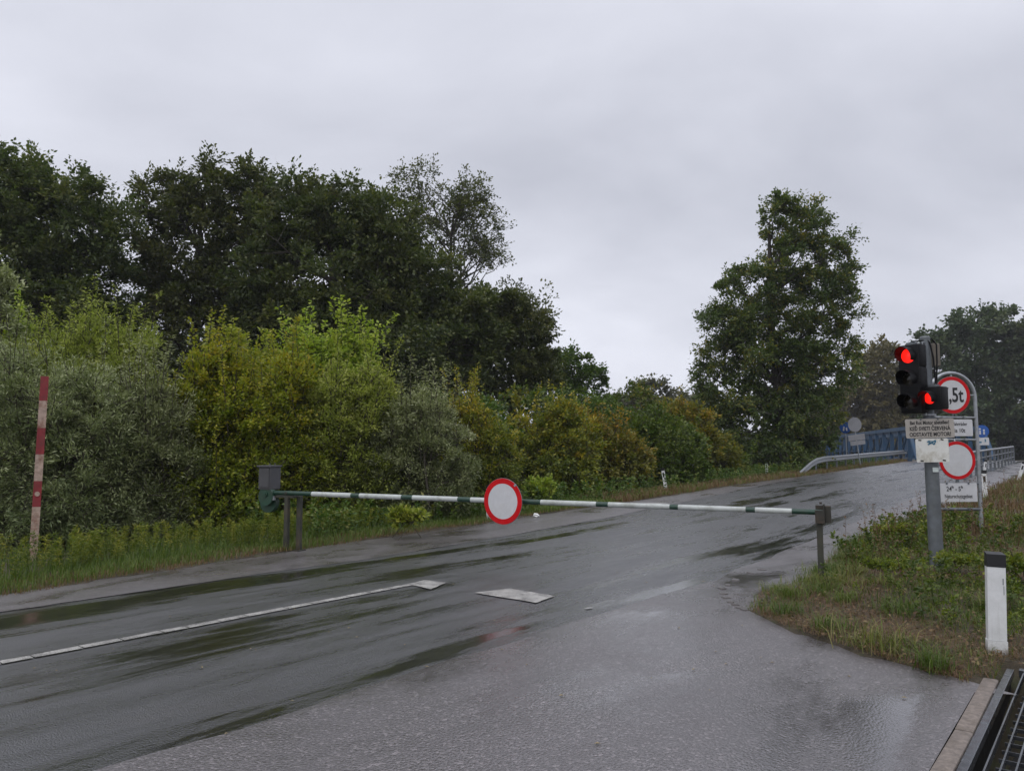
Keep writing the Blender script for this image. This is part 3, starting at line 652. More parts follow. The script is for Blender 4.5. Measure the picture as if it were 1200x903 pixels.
shrub_at('dogwood_shrub', 560, 21, [(548, 502, 28, 26), (565, 540, 34, 44), (540, 560, 34, 40), (570, 575, 34, 26), (530, 490, 14, 16)], 'lf_olive', 'olive and orange tinged shrub directly left of and behind the round boom sign', 114, n_clump=220, n_leaf=34000, L=.095, W=.045)
shrub_at('dogwood_shrub', 625, 26, [(628, 522, 34, 32), (662, 528, 34, 38), (610, 552, 34, 34), (650, 560, 50, 30), (655, 494, 18, 22)], 'lf_olive', 'olive brown shrub right of the round boom sign', 115, n_clump=300, n_leaf=36000, shoots=14, L=.13, W=.07, clump_r=.5)
shrub_at('dogwood_shrub', 700, 30, [(700, 520, 34, 28), (690, 547, 48, 32), (725, 546, 38, 32), (680, 500, 14, 16)], 'lf_olive', 'olive shrub left of the leaning roadside delineator post', 116, n_clump=260, n_leaf=30000, shoots=14, L=.15, W=.08, clump_r=.55)
shrub_at('alder_shrub', 762, 33, [(762, 512, 26, 24), (745, 535, 30, 28), (785, 528, 32, 28)], 'lf_bush', 'mid green shrub rising behind the leaning roadside delineator post', 117, n_clump=220, n_leaf=24000, shoots=14, L=.16, W=.10, clump_r=.55)
shrub_at('dogwood_shrub', 800, 38, [(798, 492, 22, 18), (812, 515, 30, 30), (790, 535, 36, 26), (830, 535, 36, 24)], 'lf_olive', 'reddish brown shrub left of the base of the free-standing oak', 118, n_clump=190, n_leaf=20000, shoots=14, L=.18, W=.10, clump_r=.6)
shrub_at('alder_shrub', 790, 31.5, [(795, 545, 26, 22), (780, 552, 28, 18), (812, 553, 22, 14)], 'lf_bush', 'bright green low bush right of the leaning roadside delineator post', 119, n_clump=120, n_leaf=15000, L=.13, W=.08, clump_r=.4, trunks=5)
shrub_at('alder_shrub', 850, 41, [(850, 548, 34, 12), (825, 550, 20, 12)], 'lf_bush', 'low green bush at the foot of the free-standing oak', 120, n_clump=70, n_leaf=9000, L=.17, W=.10, clump_r=.5, trunks=5)
shrub_at('elder_bush', 633, 21.5, [(633, 574, 13, 10)], 'lf_lime', 'small round yellow-green bush right beside the round boom sign', 121, n_clump=30, n_leaf=5000, L=.09, W=.05, clump_r=.2, trunks=3, tr=.015, shoots=0)
shrub_at('elder_bush', 478, 14.8, [(478, 612, 14, 10), (490, 604, 8, 8)], 'lf_lime', 'small bright green plant at the road edge below the boom', 122, n_clump=22, n_leaf=1600, L=.11, W=.06, clump_r=.16, trunks=3, tr=.012, stick=1.0, shoots=0)
# low dark undergrowth behind the front shrubs
for i, (px, Y, w) in enumerate([(-60, 20, 90), (90, 22, 90), (220, 22, 90), (340, 23, 80), (450, 23, 70), (540, 26, 60), (610, 31, 50), (680, 36, 55), (750, 40, 50)]):
    base_y = 530 + 890 * 1.75 / Y; h = 1.0
    tree_at('undergrowth_bush', px, Y, [(px, base_y - 60, w, 60), (px + w * .5, base_y - 40, w * .6, 45)], 'lf_bush' if i % 2 else 'lf_oak2',
        ['dark undergrowth bush behind the grey willow at the left edge', 'dark undergrowth bush between the two grey willows', 'dark undergrowth bush behind the left yellow shrub', 'dark undergrowth bush behind the grey barrier box',
         'dark undergrowth bush behind the left half of the boom', 'dark undergrowth bush behind the silver willow', 'dark undergrowth bush behind the round boom sign', 'dark undergrowth bush behind the olive shrub',
         'dark undergrowth bush behind the mid green shrub'][i], 'bush', 'undergrowth below the trees', seed=150 + i, n_clump=150, n_leaf=15000, clump_r=.6, L=.16, W=.10, trunks=5, trunk_r=.04, bark='bark_shrub', limbs=10, stick=.6)
# distant wood mass that closes the view all round
def far_wood():
    rs = np.random.RandomState(77); n = 46000
    ang = rs.uniform(R(-50), R(62), n); base = np.where(rs.rand(n) < .5, 150., 190.) + rs.uniform(-12, 12, n)
    lobes = 5.5 + 3.0 * vnoise(ang * 60, ang * 0, 1.0, 9) + 1.5 * vnoise(ang * 200, ang * 0, 1.0, 10)
    P = np.stack([np.sin(ang) * base, np.cos(ang) * base, rs.uniform(0, 1, n) ** .7 * lobes - .4], 1)
    dd = rs.normal(0, 1, (n, 3)); V, F = leaves_np(rs, P, dd, 1.8, 1.3, .2, .5)
    return V, F, np.clip(rs.normal(.45, .2, n), 0, 1)
V, F, vv = far_wood(); tag(np_mesh('far_wood', V, F, M['lf_fardark'], None, {'v': vv}), 'low hazy strip of distant woodland along the horizon', 'woodland', None, 'stuff')

# ------------------------------------------------------------------ grass and weeds
def blades(rs, P, h, w, lean=.5, bend=.5):
    n = len(P); a = rs.uniform(0, 6.28, n); hh = h * rs.uniform(.45, 1.3, n); ww = w * rs.uniform(.6, 1.3, n)
    d = np.stack([np.cos(a), np.sin(a), np.zeros(n)], 1); s_ = np.stack([-np.sin(a), np.cos(a), np.zeros(n)], 1) * ww[:, None] * .5
    l1 = (hh * lean * rs.uniform(0, 1, n))[:, None]; up = np.array([0, 0, 1.])
    m = P + up * (hh * .6)[:, None] + d * l1 * .4; tp = P + up * (hh * (1 - bend * .3))[:, None] + d * l1 * (1 + bend)
    V = np.stack([P - s_, P + s_, m + s_ * .8, m - s_ * .8, tp + s_ * .15, tp - s_ * .15], 1).reshape(-1, 3)
    i = np.arange(n)[:, None] * 6; F = np.concatenate([i + np.array([[0, 1, 2, 3]]), i + np.array([[3, 2, 4, 5]])], 0)
    return V, F, n
def ground_pts(s, t):
    x = s * D[0] + t * D[1]; y = s * D[1] - t * D[0]
    return x, y
def terrain_z(x, y):
    s = x * D[0] + y * D[1]; t = x * D[1] - y * D[0]
    z = H(x, y) + np.minimum(.05 * vnoise(x, y, 1.6, 5) + .02 * vnoise(x, y, 5, 6) + .03, .06)
    return z + .16 * sm(0, 1.3, t - verge_t(s)) * sm(7.6, 10.0, s) * (t > -5)
def scatter_left(rs, n, smin, smax, d0, d1, power=1.0):
    s = smin + (smax - smin) * rs.uniform(0, 1, n) ** power; t = left_edge(s) - rs.uniform(d0, d1, n)
    x, y = ground_pts(s, t); return x, y, s, t
def grass_obj(name, parts_, mat, label, cat):
    Vs = []; Fs = []; vs = []; b = 0
    for V, F, v in parts_:
        Vs.append(V); Fs.append(F + b); vs.append(v); b += len(V)
    o = np_mesh(name, np.concatenate(Vs), np.concatenate(Fs), mat, None, {'v': np.concatenate(vs)}); tag(o, label, cat, None, 'stuff'); return o
rs = np.random.RandomState(5)
def bl(P, h, w, mu, sd=.15, **k):
    V, F, n = blades(rs, P, h, w, **k); v = np.clip(rs.normal(mu, sd, n), 0, 1); return V, F, np.concatenate([v, v])
pr = []
for n, s0_, s1_, d0, d1, h, w, mu, pw in [(42000, -3, 26, -.10, 1.2, .13, .007, .5, 1.3), (14000, -3, 22, .5, 3.2, .22, .010, .35, 1.2), (24000, 16, 64, -.15, 2.0, .17, .016, .6, 1.3)]:
    x, y, s, t = scatter_left(rs, n, s0_, s1_, d0, d1, pw); k = (vnoise(x, y, 3.2, 31) + rs.normal(0, .3, n)) > -.35; x, y = x[k], y[k]
    pr.append(bl(np.stack([x, y, terrain_z(x, y)], 1), h, w, mu))
grass_obj('grass', pr, M['grass'], 'short green grass fringing the left edge of the road', 'grass')
pr = []
for n, s0_, s1_, d0, d1, h, w in [(20000, -3, 24, -.16, .7, .07, .008), (16000, 20, 66, -.2, 1.6, .2, .018)]:
    x, y, s, t = scatter_left(rs, n, s0_, s1_, d0, d1, 1.2); pr.append(bl(np.stack([x, y, terrain_z(x, y)], 1), h, w, .5))
grass_obj('dry_grass', pr, M['dry'], 'brown dry grass along the very edge of the left roadside', 'dry grass')
# tall ferny weeds
def weed_proto(seed, h, nl, L, W, lean=.12, spread=.06):
    r = np.random.RandomState(seed); m = 5; q = np.linspace(0, 1, m); pts = np.stack([q * r.normal(0, lean) * h, q * r.normal(0, lean) * h, q * h], 1)
    V0, F0 = tubes_np([(pts, np.linspace(.005, .002, m), 3)]); u = r.uniform(.1, 1, nl); P = np.stack([np.interp(u, q, pts[:, i]) for i in range(3)], 1) + r.normal(0, 1, (nl, 3)) * spread * h * (1.1 - u)[:, None]
    a = r.uniform(0, 6.28, nl); d = np.stack([np.cos(a), np.sin(a), .6 + 0 * a], 1); V1, F1 = leaves_np(r, P, d, L, W, .1, .4)
    return np.concatenate([V0, V1]), np.concatenate([F0, F1 + len(V0)]), np.concatenate([np.full(len(F0), .2), np.clip(r.normal(.5, .18, nl), 0, 1)])
def tile(protos, P, sc, rs, vshift=None):
    Vs = []; Fs = []; vs = []; b = 0
    for i in range(len(P)):
        V, F, v = protos[rs.randint(len(protos))]; a = rs.uniform(0, 6.28); c, s_ = math.cos(a), math.sin(a); k = sc[i]
        W_ = np.stack([(V[:, 0] * c - V[:, 1] * s_) * k + P[i, 0], (V[:, 0] * s_ + V[:, 1] * c) * k + P[i, 1], V[:, 2] * k + P[i, 2]], 1)
        Vs.append(W_); Fs.append(F + b); vs.append(np.clip(v + (vshift[i] if vshift is not None else 0), 0, 1)); b += len(W_)
    return np.concatenate(Vs), np.concatenate(Fs), np.concatenate(vs)
wp = [weed_proto(200 + i, .5, 90, .075, .017) for i in range(6)]
x, y, s, t = scatter_left(rs, 1400, -3, 13, .75, 2.6, 1.0); k = (vnoise(x, y, 2.3, 33) + rs.normal(0, .25, len(x))) > -.2; x, y = x[k], y[k]
V, F, v = tile(wp, np.stack([x, y, terrain_z(x, y)], 1), rs.uniform(.3, .95, len(x)), rs, rs.normal(.1, .18, len(x)))
grass_obj('tall_weeds', [(V, F, v)], M['weed'], 'knee-high feathery green weeds between the left road edge and the shrubs', 'weeds')
wp2 = [weed_proto(220 + i, .5, 36, .10, .05, spread=.12) for i in range(5)]
x, y, s, t = scatter_left(rs, 900, 9, 60, .4, 3.5, 1.2)
V, F, v = tile(wp2, np.stack([x, y, terrain_z(x, y)], 1), rs.uniform(.5, 1.3, len(x)), rs, rs.normal(-.05, .15, len(x)))
grass_obj('broadleaf_weeds', [(V, F, v)], M['grass'], 'mixed broad-leaved weeds on the left verge beyond the barrier', 'weeds')
# right verge
def scatter_right(n, s0_, s1_, d0, d1, pw=1.3):
    s = s0_ + (s1_ - s0_) * rs.uniform(0, 1, n) ** pw; t = verge_t(s) + rs.uniform(d0, d1, n); k = ~((s < 6.62) & (t > -.9)) & ~((s < 7.25) & (t > -.76)& (t < .62)) ; s, t = s[k], t[k]
    x, y = ground_pts(s, t); return x, y, s, t
x, y, s, t = scatter_right(80000, 6.3, 16, -.12, 5.0, 1.4); gn = vnoise(x, y, 2.6, 35) + rs.normal(0, .22, len(x)) + .12 * (s < 10) * (t < -1.2); k = gn > .34
pr = [bl(np.stack([x[k], y[k], terrain_z(x[k], y[k])], 1), .075, .006, .5, lean=.9)]
k2 = ~k; prd = [bl(np.stack([x[k2], y[k2], terrain_z(x[k2], y[k2])], 1), .055, .0045, .4, lean=2.4, bend=.9)]
x, y, s, t = scatter_right(30000, 15, 45, -.05, 7.0, 1.2); gn = vnoise(x, y, 1.6, 36) + rs.normal(0, .25, len(x)); k = gn > .2
pr.append(bl(np.stack([x[k], y[k], terrain_z(x[k], y[k])], 1), .22, .014, .5)); k = ~k; prd.append(bl(np.stack([x[k], y[k], terrain_z(x[k], y[k])], 1), .22, .014, .35))
# tufts
for i in range(70):
    s_ = rs.uniform(6.6, 15); t_ = float(verge_t(s_)) + rs.uniform(.05, 4.0) if i > 24 else float(verge_t(s_)) + rs.uniform(-.02, .35)
    if s_ < 7.3 and t_ > -.8: continue
    cx, cy = st(s_, t_); n = 160; rr_ = rs.uniform(.05, .16); px_ = cx + rs.normal(0, rr_, n); py_ = cy + rs.normal(0, rr_, n)
    pr.append(bl(np.stack([px_, py_, terrain_z(px_, py_)], 1), rs.uniform(.09, .21), .007, rs.uniform(.3, .85), lean=1.3))
grass_obj('grass', pr, M['grass'], 'green grass tufts on the right verge around the traffic light', 'grass')
grass_obj('dry_grass', prd, M['dry'], 'flattened reddish brown dry grass on the right verge', 'dry grass')
wp3 = [weed_proto(240 + i, .30, 60, .052, .030, lean=.25, spread=.22) for i in range(6)]
n = 900; s = rs.uniform(7.4, 18, n); t = verge_t(s) + rs.uniform(.15, 5, n); x, y = ground_pts(s, t)
k = (vnoise(x, y, 1.9, 41) + rs.normal(0, .2, n) + .3 * ((s > 10.5) & (t < -1.9)) + .25 * (t > -.3)) > .24; k &= ~((s < 7.35) & (t > -.85) & (t < .65)); x, y = x[k], y[k]
V, F, v = tile(wp3, np.stack([x, y, terrain_z(x, y)], 1), rs.uniform(.35, 1.0, len(x)) * (1 + .5 * sm(9, 12, x * D[0] + y * D[1])), rs, rs.normal(-.22, .18, len(x)))
grass_obj('leafy_weeds', [(V, F, v)], M['weed'], 'low leafy green weeds on the right verge behind and beside the traffic light post', 'weeds')
n = 5200; s = 6.6 + 9 * rs.uniform(0, 1, n) ** 1.5; t = verge_t(s) + rs.uniform(-.05, 4.5, n); k = ~((s < 7.1) & (t > -.8)); s, t = s[k], t[k]; x, y = ground_pts(s, t); n = len(x)
dd = rs.normal(0, 1, (n, 3)); dd[:, 2] *= .15; V, F = leaves_np(rs, np.stack([x, y, terrain_z(x, y) + rs.uniform(.01, .05, n)], 1), dd, .045, .03, .0, 2.0)
grass_obj('dead_leaves', [(V, F, np.clip(rs.normal(.35, .3, n), 0, 1))], M['dry'], 'small curled brown leaves lying in the grass of the right verge', 'fallen leaves')
# single dry stalks
wp4 = [weed_proto(260 + i, .9, 26, .05, .022, lean=.14, spread=.06) for i in range(4)]
n = 300; s = rs.uniform(9.8, 24, n); t = verge_t(s) + rs.uniform(.3, 4, n); x, y = ground_pts(s, t)
V, F, v = tile(wp4, np.stack([x, y, terrain_z(x, y)], 1), rs.uniform(.4, .95, n), rs, rs.normal(0, .1, n))
grass_obj('dry_stalks', [(V, F, v)], M['dry'], 'thin upright brown weed stalks on the right verge', 'weeds')
# small leafy bushes on the right verge
for i, (px, py, sc, lb) in enumerate([(1052, 652, .8, 'low leafy bush left of the traffic light post'), (1038, 690, .5, 'smallest low leafy bush, in front left of the traffic light post'), (1125, 690, .55, 'low leafy bush between the traffic light post and the near delineator'), (1189, 705, .7, 'low leafy bush right of the near delineator at the picture edge')]):
    x, y, z = at_g(px, py); base = (x, y, float(terrain_z(x, y)))
    make_plant('bramble_bush', 'bramble%d' % (i % 2), None, M['weed'], M['bark_shrub'], base, lb, 'bush', 'small bushes on the right verge', rz=i * 2.1, scale=(sc, sc, sc),
        gen=lambda: gen_plant(300 + i, [(0, 0, .22, .42, .42, .22), (.2, .1, .30, .2, .2, .18)], 60, .12, 2600, .062, .042, trunks=4, trunk_r=.008, limbs=10, stick=.4, base_spread=.08), parts=('stem', 'foliage'))

# ------------------------------------------------------------------ barrier
bL = Vector(at_y(322, 577, 13.0)); bR = Vector(at_y(962, 600, 9.45))
def boom_param(px):
    lo, hi = 0.0, 1.0
    for _ in range(40):
        m = (lo + hi) / 2; p = bL.lerp(bR, m); c, s_ = math.cos(PITCH), math.sin(PITCH); dep = p.y * c + (p.z - CAM_H) * s_
        if 600 + FPX * p.x / dep < px: lo = m
        else: hi = m
    return (lo + hi) / 2
bdir = bR - bL; brz = math.atan2(bdir.y, bdir.x); blen = bdir.length; btilt = math.asin(bdir.z / blen)
gl = gz(bL.x, bL.y)
bar = tag(empty('barrier_gate', (bL.x, bL.y, gl), brz), 'green and white striped road barrier lowered across the road, round sign on its boom', 'barrier')
bz = bL.z - gl
def bp(k, dz=0): return (k * blen * math.cos(btilt), 0, bz + k * blen * math.sin(btilt) + dz)
mb = MB(); stops = [318, 366, 412, 422, 471, 484, 537, 552, 570, 634, 699, 713, 785, 795, 874, 885, 928, 964]
seq = 'GWGWGWGWGWGWGWGWG'
seq = ''.join('G' if i % 2 == 0 else 'W' for i in range(len(stops) - 1))
bound = [-.01 if i == 0 else (1.003 if i == len(stops) - 1 else boom_param(p)) for i, p in enumerate(stops)]
for i in range(len(stops) - 1):
    r0 = .039 - .006 * bound[i]; r1 = .039 - .006 * bound[i + 1]
    mb.tube([bp(bound[i]), bp(bound[i + 1])], [r0 if seq[i] == 'G' else r0 + .0015, r1 if seq[i] == 'G' else r1 + .0015], 16, 0 if seq[i] == 'G' else 1)
mb.build('boom', [M['boomgreen'], M['boomwhite']], bar, True)
# round prohibition sign on the boom
kc = boom_param(592); pc = bp(kc)
sg = empty('round_sign', (pc[0], -.085, pc[2] + .0), 0); sg.parent = bar; sg.rotation_euler = (0, 0, R(-9)); sg.name = 'sign_mount'
def round_sign(parent, c, r, front=-1, ringw=.2, face='white'):
    mb = MB(); mb.disc((c[0], c[1] + .004, c[2]), r, .004, 56, 0); o = mb.build('sign_panel', M['signgrey'], parent)
    mb = MB(); mb.disc((c[0], c[1] - .001, c[2]), r * (1 - ringw) + .002, .004, 56, 0); mb.build('sign_face', M[face], parent)
    mb = MB(); mb.disc((c[0], c[1] - .002, c[2]), r * .985, .005, 56, 0, r * (1 - ringw)); mb.build('red_ring', M['red'], parent)
    return o
round_sign(sg, (0, 0, 0), .335, ringw=.235)
mb = MB(); mb.box((0, .035, 0), (.06, .05, .30)); mb.box((0, .06, .0), (.12, .012, .16)); mb.disc((.215, .0, .235), .018, .02, 12); mb.build_each('sign_clamp', M['galv'], sg)
# supports and the counterweight head at the left end
for px, dy in ((337, 0), (346, .12)):
    k = boom_param(px); p = bp(k)
    mb = MB(); mb.box((p[0], dy, (p[2] - .05 - .1) / 2), (.075, .075, p[2] - .05 + .1), 0, bev=.008)
    mb.box((p[0], dy, .01), (.17, .17, .02), 0)
    mb.build('support_post', M['darkpost'], bar)
mb = MB(); mb.box((.16, .08, bz - .065), (.5, .2, .03)); mb.tube([(boom_param(337) * blen, -.055, bz), (boom_param(337) * blen, .22, bz)], .022, 12); mb.build_each('pivot_bracket', M['darkpost'], bar)
mb = MB(); mb.box((-.165, .05, bz + .24), (.26, .26, .38), 0, bev=.012); mb.box((-.165, .04, bz + .445), (.30, .30, .03), 0, bev=.006)
mb.tube([(-.12, .0, bz + .455), (-.12, 0, bz + .49)], .012, 8); mb.tube([(-.03, .02, bz + .455), (-.03, .02, bz + .50)], .01, 8)
mb.box((-.165, -.087, bz + .25), (.22, .012, .32), 0, bev=.003)
mb.build('counterweight_box', M['greybox'], bar)
mb = MB(); mb.disc((-.14, -.02, bz - .06), .155, .10, 32); mb.disc((-.14, -.075, bz - .02), .05, .03, 20); mb.disc((-.16, .06, bz - .17), .17, .09, 32); mb.disc((-.14, -.09, bz - .02), .02, .02, 12)
mb.build_each('counterweight_disc', M['green'], bar, True)
mb = MB(); mb.box((.0, -.03, bz - .09), (.05, .06, .07), 0, bev=.005); mb.build('latch', M['galv'], bar)
# rest post on the right
x, y = bR.x, bR.y; g0 = gz(x, y); rp = tag(empty('barrier_rest_post', (x, y, g0), brz), 'dark square post with a rusty fork under the right end of the barrier boom', 'post')
h = bR.z - g0
mb = MB(); mb.box((-.02, 0, h / 2 - .06), (.07, .07, h + .06), 0, bev=.006); mb.build('post', M['darkpost'], rp)
mb = MB(); mb.box((.035, .0, h - .02), (.018, .16, .24), 0, bev=.003); mb.box((-.01, .075, h - .03), (.11, .014, .22), 0, bev=.002); mb.box((-.01, -.075, h - .05), (.11, .014, .16), 0, bev=.002); mb.box((-.01, 0, h - .075), (.1, .15, .02)); mb.box((.08, .02, h - .02), (.07, .10, .2), 0, bev=.004); mb.tube([(.0, 0, h + .1), (.0, 0, h + .125)], .015, 10)
mb.build('fork', M['rust'], rp)

# ------------------------------------------------------------------ lettering
FONT_CACHE = {}
def text(parent, txt, c, size, mat, bold=0.0, narrow=1.0, name='lettering', yoff=0):
    cu = bpy.data.curves.new(name, 'FONT'); cu.body = txt; cu.size = size; cu.align_x = 'CENTER'; cu.align_y = 'CENTER'; cu.offset = bold; cu.extrude = .0012; cu.resolution_u = 4; cu.space_character = 1.0
    o = bpy.data.objects.new(name, cu); COL.objects.link(o); bpy.context.view_layer.update()
    dg = bpy.context.evaluated_depsgraph_get(); me = bpy.data.meshes.new_from_object(o.evaluated_get(dg)); bpy.data.objects.remove(o)
    for v in me.vertices: v.co = Vector((v.co.x * narrow, -v.co.z, v.co.y))
    me.materials.clear(); me.materials.append(mat)
    q = bpy.data.objects.new(name, me); COL.objects.link(q); q.parent = parent; q.location = c; return q

# ------------------------------------------------------------------ traffic light
px_, Yp = 5.42, 9.85
gzp = float(terrain_z(px_, Yp)); 
sig = tag(empty('traffic_light', (px_, Yp, gzp - .05), rot=(0, R(-.3), 0)), 'red traffic light with a second red lamp and two notice boards on a grey post', 'traffic light')
zt = lambda py: at_y(1095, py, Yp)[2] - gzp + .05
xo = lambda px, py=520: at_y(px, py, Yp)[0] - px_
mb = MB(); mb.tube([(0, 0, -.1), (0, 0, zt(545)), (0, 0, zt(540))], [.086, .082, .082], 24); mb.tube([(0, 0, zt(540)), (0, 0, zt(488))], .075, 24)
mb.build('post', M['galv_dark'], sig, True)
mb = MB(); mb.tube([(0, 0, zt(488)), (0, 0, zt(396))], .062, 24); mb.tube([(0, 0, zt(396)), (0, 0, zt(394))], [.064, .05], 24); mb.build('post_top', M['galv_dark'], sig, True)
def visor(parent, c, r, L):
    """hood open at the bottom, axis along -y"""
    vs = []; fs = []; n = 26; a0, a1 = R(-38), R(218)
    for k in range(n + 1):
        a = a0 + (a1 - a0) * k / n; ln = L * (.30 + .70 * max(0, math.sin(a) * .5 + .5) ** .6)
        for rr_, yy in ((r, 0), (r, -ln), (r - .005, -ln), (r - .005, 0)):
            vs.append((c[0] + rr_ * math.cos(a), c[1] + yy, c[2] + rr_ * math.sin(a)))
    for k in range(n):
        for j in range(4): fs.append((k * 4 + j, k * 4 + (j + 1) % 4, (k + 1) * 4 + (j + 1) % 4, (k + 1) * 4 + j))
    fs.append((0, 1, 2, 3)); fs.append((n * 4 + 3, n * 4 + 2, n * 4 + 1, n * 4))
    mb = MB(); mb.add(vs, fs); return mb.build('visor', M['black'], parent, True)
def lens(parent, c, r, mat):
    vs = [(c[0], c[1] - .02, c[2])]; fs = []; n = 32
    for j, (q, d) in enumerate(((.5, .016), (.85, .006), (1, 0))):
        for k in range(n): a = 2 * math.pi * k / n; vs.append((c[0] + r * q * math.cos(a), c[1] - d, c[2] + r * q * math.sin(a)))
    for k in range(n):
        fs.append((0, 1 + k, 1 + (k + 1) % n))
        for j in range(2): fs.append((1 + j * n + k, 1 + (j + 1) * n + k, 1 + (j + 1) * n + (k + 1) % n, 1 + j * n + (k + 1) % n))
    mb = MB(); mb.add(vs, fs); return mb.build('lens', mat, parent, True)
def head(nl, top, cx, cy, rz, lit, vl=.20, lr=.094):
    h = .30 * nl; mb = MB()
    for k in range(nl): mb.box((0, .0, -.15 - .30 * k), (.285, .17, .292), 0, bev=.025)
    mb.box((0, -.088, -h / 2), (.27, .012, h - .02), 0, bev=.004); mb.box((0, .0, -h / 2), (.25, .15, h - .03))
    o = mb.build('signal_head', M['black'], sig, True); o.location = (cx, cy, top); o.rotation_euler = (0, 0, rz)
    for k in range(nl):
        c = (0, -.096, -.15 - .30 * k)
        mb2 = lens(o, c, lr, M['redlamp'] if k == lit else M['darklens']); visor(o, (c[0], c[1] + .0, c[2]), lr + .014, vl)
    mb = MB(); mb.box((0, .0, .012), (.10, .09, .03)); mb.box((.06, .09, -.10), (.05, .12, .05)); mb.box((.06, .09, -h + .12), (.05, .12, .05)); mb.build_each('bracket', M['galv_dark'], o); return o
head(3, zt(404), xo(1074.5), -.02, R(-60), 0, .16)
head(1, zt(454), xo(1091), -.15, R(-60), 0, .16, .074)
mb = MB(); mb.tube([(xo(1083), -.10, zt(402)), (xo(1083), -.10, zt(486))], .008, 10); mb.tube([(xo(1083), -.10, zt(402)), (0, 0, zt(402))], .012, 8); mb.tube([(xo(1083), -.10, zt(486)), (0, 0, zt(486))], .012, 8); mb.build('bracket_rod', M['galv'], sig, True)
mb = MB()
mb.tube([(xo(1070), 0, zt(404)), (xo(1076), .0, zt(400)), (0, -.05, zt(399)), (xo(1093), -.07, zt(402)), (xo(1096), -.08, zt(420)), (xo(1097), -.08, zt(450))], .010, 8)
mb.tube([(0, .02, zt(399)), (xo(1098), -.02, zt(397)), (xo(1103), -.03, zt(404)), (xo(1102), -.04, zt(425)), (xo(1099), -.06, zt(452))], .010, 8)
mb.build('cable', M['black'], sig, True)
mb = MB(); mb.box((xo(1106), .08, zt(415)), (.10, .08, .30), 0, bev=.008); mb.build('junction_box', simple('beige_sheet', (.16, .14, .11), .6, 0, .2, 8), sig)
# notice boards
ang = R(-12)
def board(c, w, h, mat, rz, back=M['signgrey']):
    mb = MB(); mb.plate((0, 0, 0), w, h, .006, .02); o = mb.build('notice_board', mat, sig); o.location = c; o.rotation_euler = (0, R(-1.0), rz); return o
M['boardface'] = simple('board_face', (.40, .37, .33), .45, 0, .08, 5, (.22, .2, .17), .5)
wb = .57; o = board((xo(1085), -.125, zt(502)), wb, .245, M['boardface'], ang)
text(o, 'Bei Rot Motor abstellen!', (0, -.005, .072), .066, M['blackpaint'], .0012, .70)
text(o, 'KEĎ SVIETI ČERVENÁ', (0, -.005, -.004), .070, M['blackpaint'], .0014, .72)
text(o, 'ODSTAVTE MOTOR!', (0, -.005, -.078), .070, M['blackpaint'], .0014, .76)
mb = MB(); mb.box((0, .02, 0), (.12, .03, .05)); 
for sx in (-.1, .1): mb.tube([(sx, -.01, .112), (sx, -.004, .112)], .011, 8)
mb.build_each('clamp', M['galv_dark'], o)
o = board((xo(1086.5), -.13, zt(527.5)), .385, .30, M['wornwhite'], ang)
mb = MB()
for a_, l_, w_, ox, oz in ((20, .10, .016, -.01, .095), (-30, .11, .018, .0, .10), (75, .05, .014, -.03, .105), (5, .08, .010, .01, .115), (-55, .05, .012, .03, .09)):
    mb.box((ox, -.0045, oz), (l_, .002, w_), 0, rot=(0, R(a_), 0))
mb.build('faded_mark', M['fadedblue'], o)
mb = MB()
for q, (sx, sz) in enumerate(((-.14, .132), (.12, .135), (-.13, -.13), (.13, -.128))): mb.box((sx, -.0055 - q * .0003, sz), (.035, .004, .016), 0, rot=(0, R(12 + 30 * sx), 0))
mb.box((0, .022, .0), (.12, .03, .05)); mb.build_each('fixing', M['rust'], o)
mb = MB(); mb.plate((xo(1091), -.0925, zt(550)), .075, .058, .004, .005); mb.build('sticker', simple('pale_sticker', (.6, .66, .64), .4), sig)
mb = MB(); mb.tube([(0, 0, zt(487)), (0, 0, zt(485))], .085, 20); mb.tube([(0, 0, zt(515)), (0, 0, zt(512))], .085, 20); mb.build_each('clamp_band', M['galv'], sig, True)

# ------------------------------------------------------------------ hoop sign frame behind it
Yh = 12.8; hx = at_y(1118.5, 530, Yh)[0]; gh = float(terrain_z(hx, Yh))
hoop = tag(empty('sign_frame', (hx, Yh, gh), R(4)), 'galvanised hoop frame with a weight limit sign, a plain red-ringed sign and text plates', 'road sign')
zh = lambda py: at_y(1118, py, Yh)[2] - gh
half = 28.5 * Yh / FPX; top = zh(437); mb = MB(); pts = [(-half, 0, -.1), (-half, 0, top - half)]
for k in range(1, 16): a_ = math.pi - math.pi * k / 16; pts.append((half * math.cos(a_), 0, top - half + half * math.sin(a_)))
pts += [(half, 0, top - half), (half, 0, -.1)]; mb.tube(pts, .030, 14); mb.build('hoop', M['galv'], hoop, True)
for py, r_, mt in ((488.5, .018, 'galv'), (514.5, .018, 'galv'), (566, .020, 'galv_dark'), (596, .026, 'galv_dark')):
    mb = MB(); mb.tube([(-half, 0, zh(py)), (half, 0, zh(py) - .01)], r_, 12)
    for q in (-.3, .28): mb.box((q * half * 1.6, -.03, zh(py)), (.03, .05, .035))
    mb.build('crossbar', M[mt], hoop, True)
mb = MB(); mb.tube([(.0, -.0, top), (.0, -.03, zh(446))], .012, 8); mb.tube([(half, 0, zh(463)), (.3, -.03, zh(463))], .012, 8); mb.tube([(.0, -.03, zh(484)), (0, 0, zh(488))], .014, 8)
mb.tube([(.0, -.03, zh(518)), (0, 0, zh(514))], .014, 8); mb.tube([(.0, -.03, zh(560)), (0, 0, zh(566))], .014, 8); mb.tube([(half, 0, zh(539)), (.31, -.03, zh(539))], .01, 8)
mb.build_each('sign_fixing', M['galv'], hoop, True)
sx = (1117 - 1118.5) * Yh / FPX
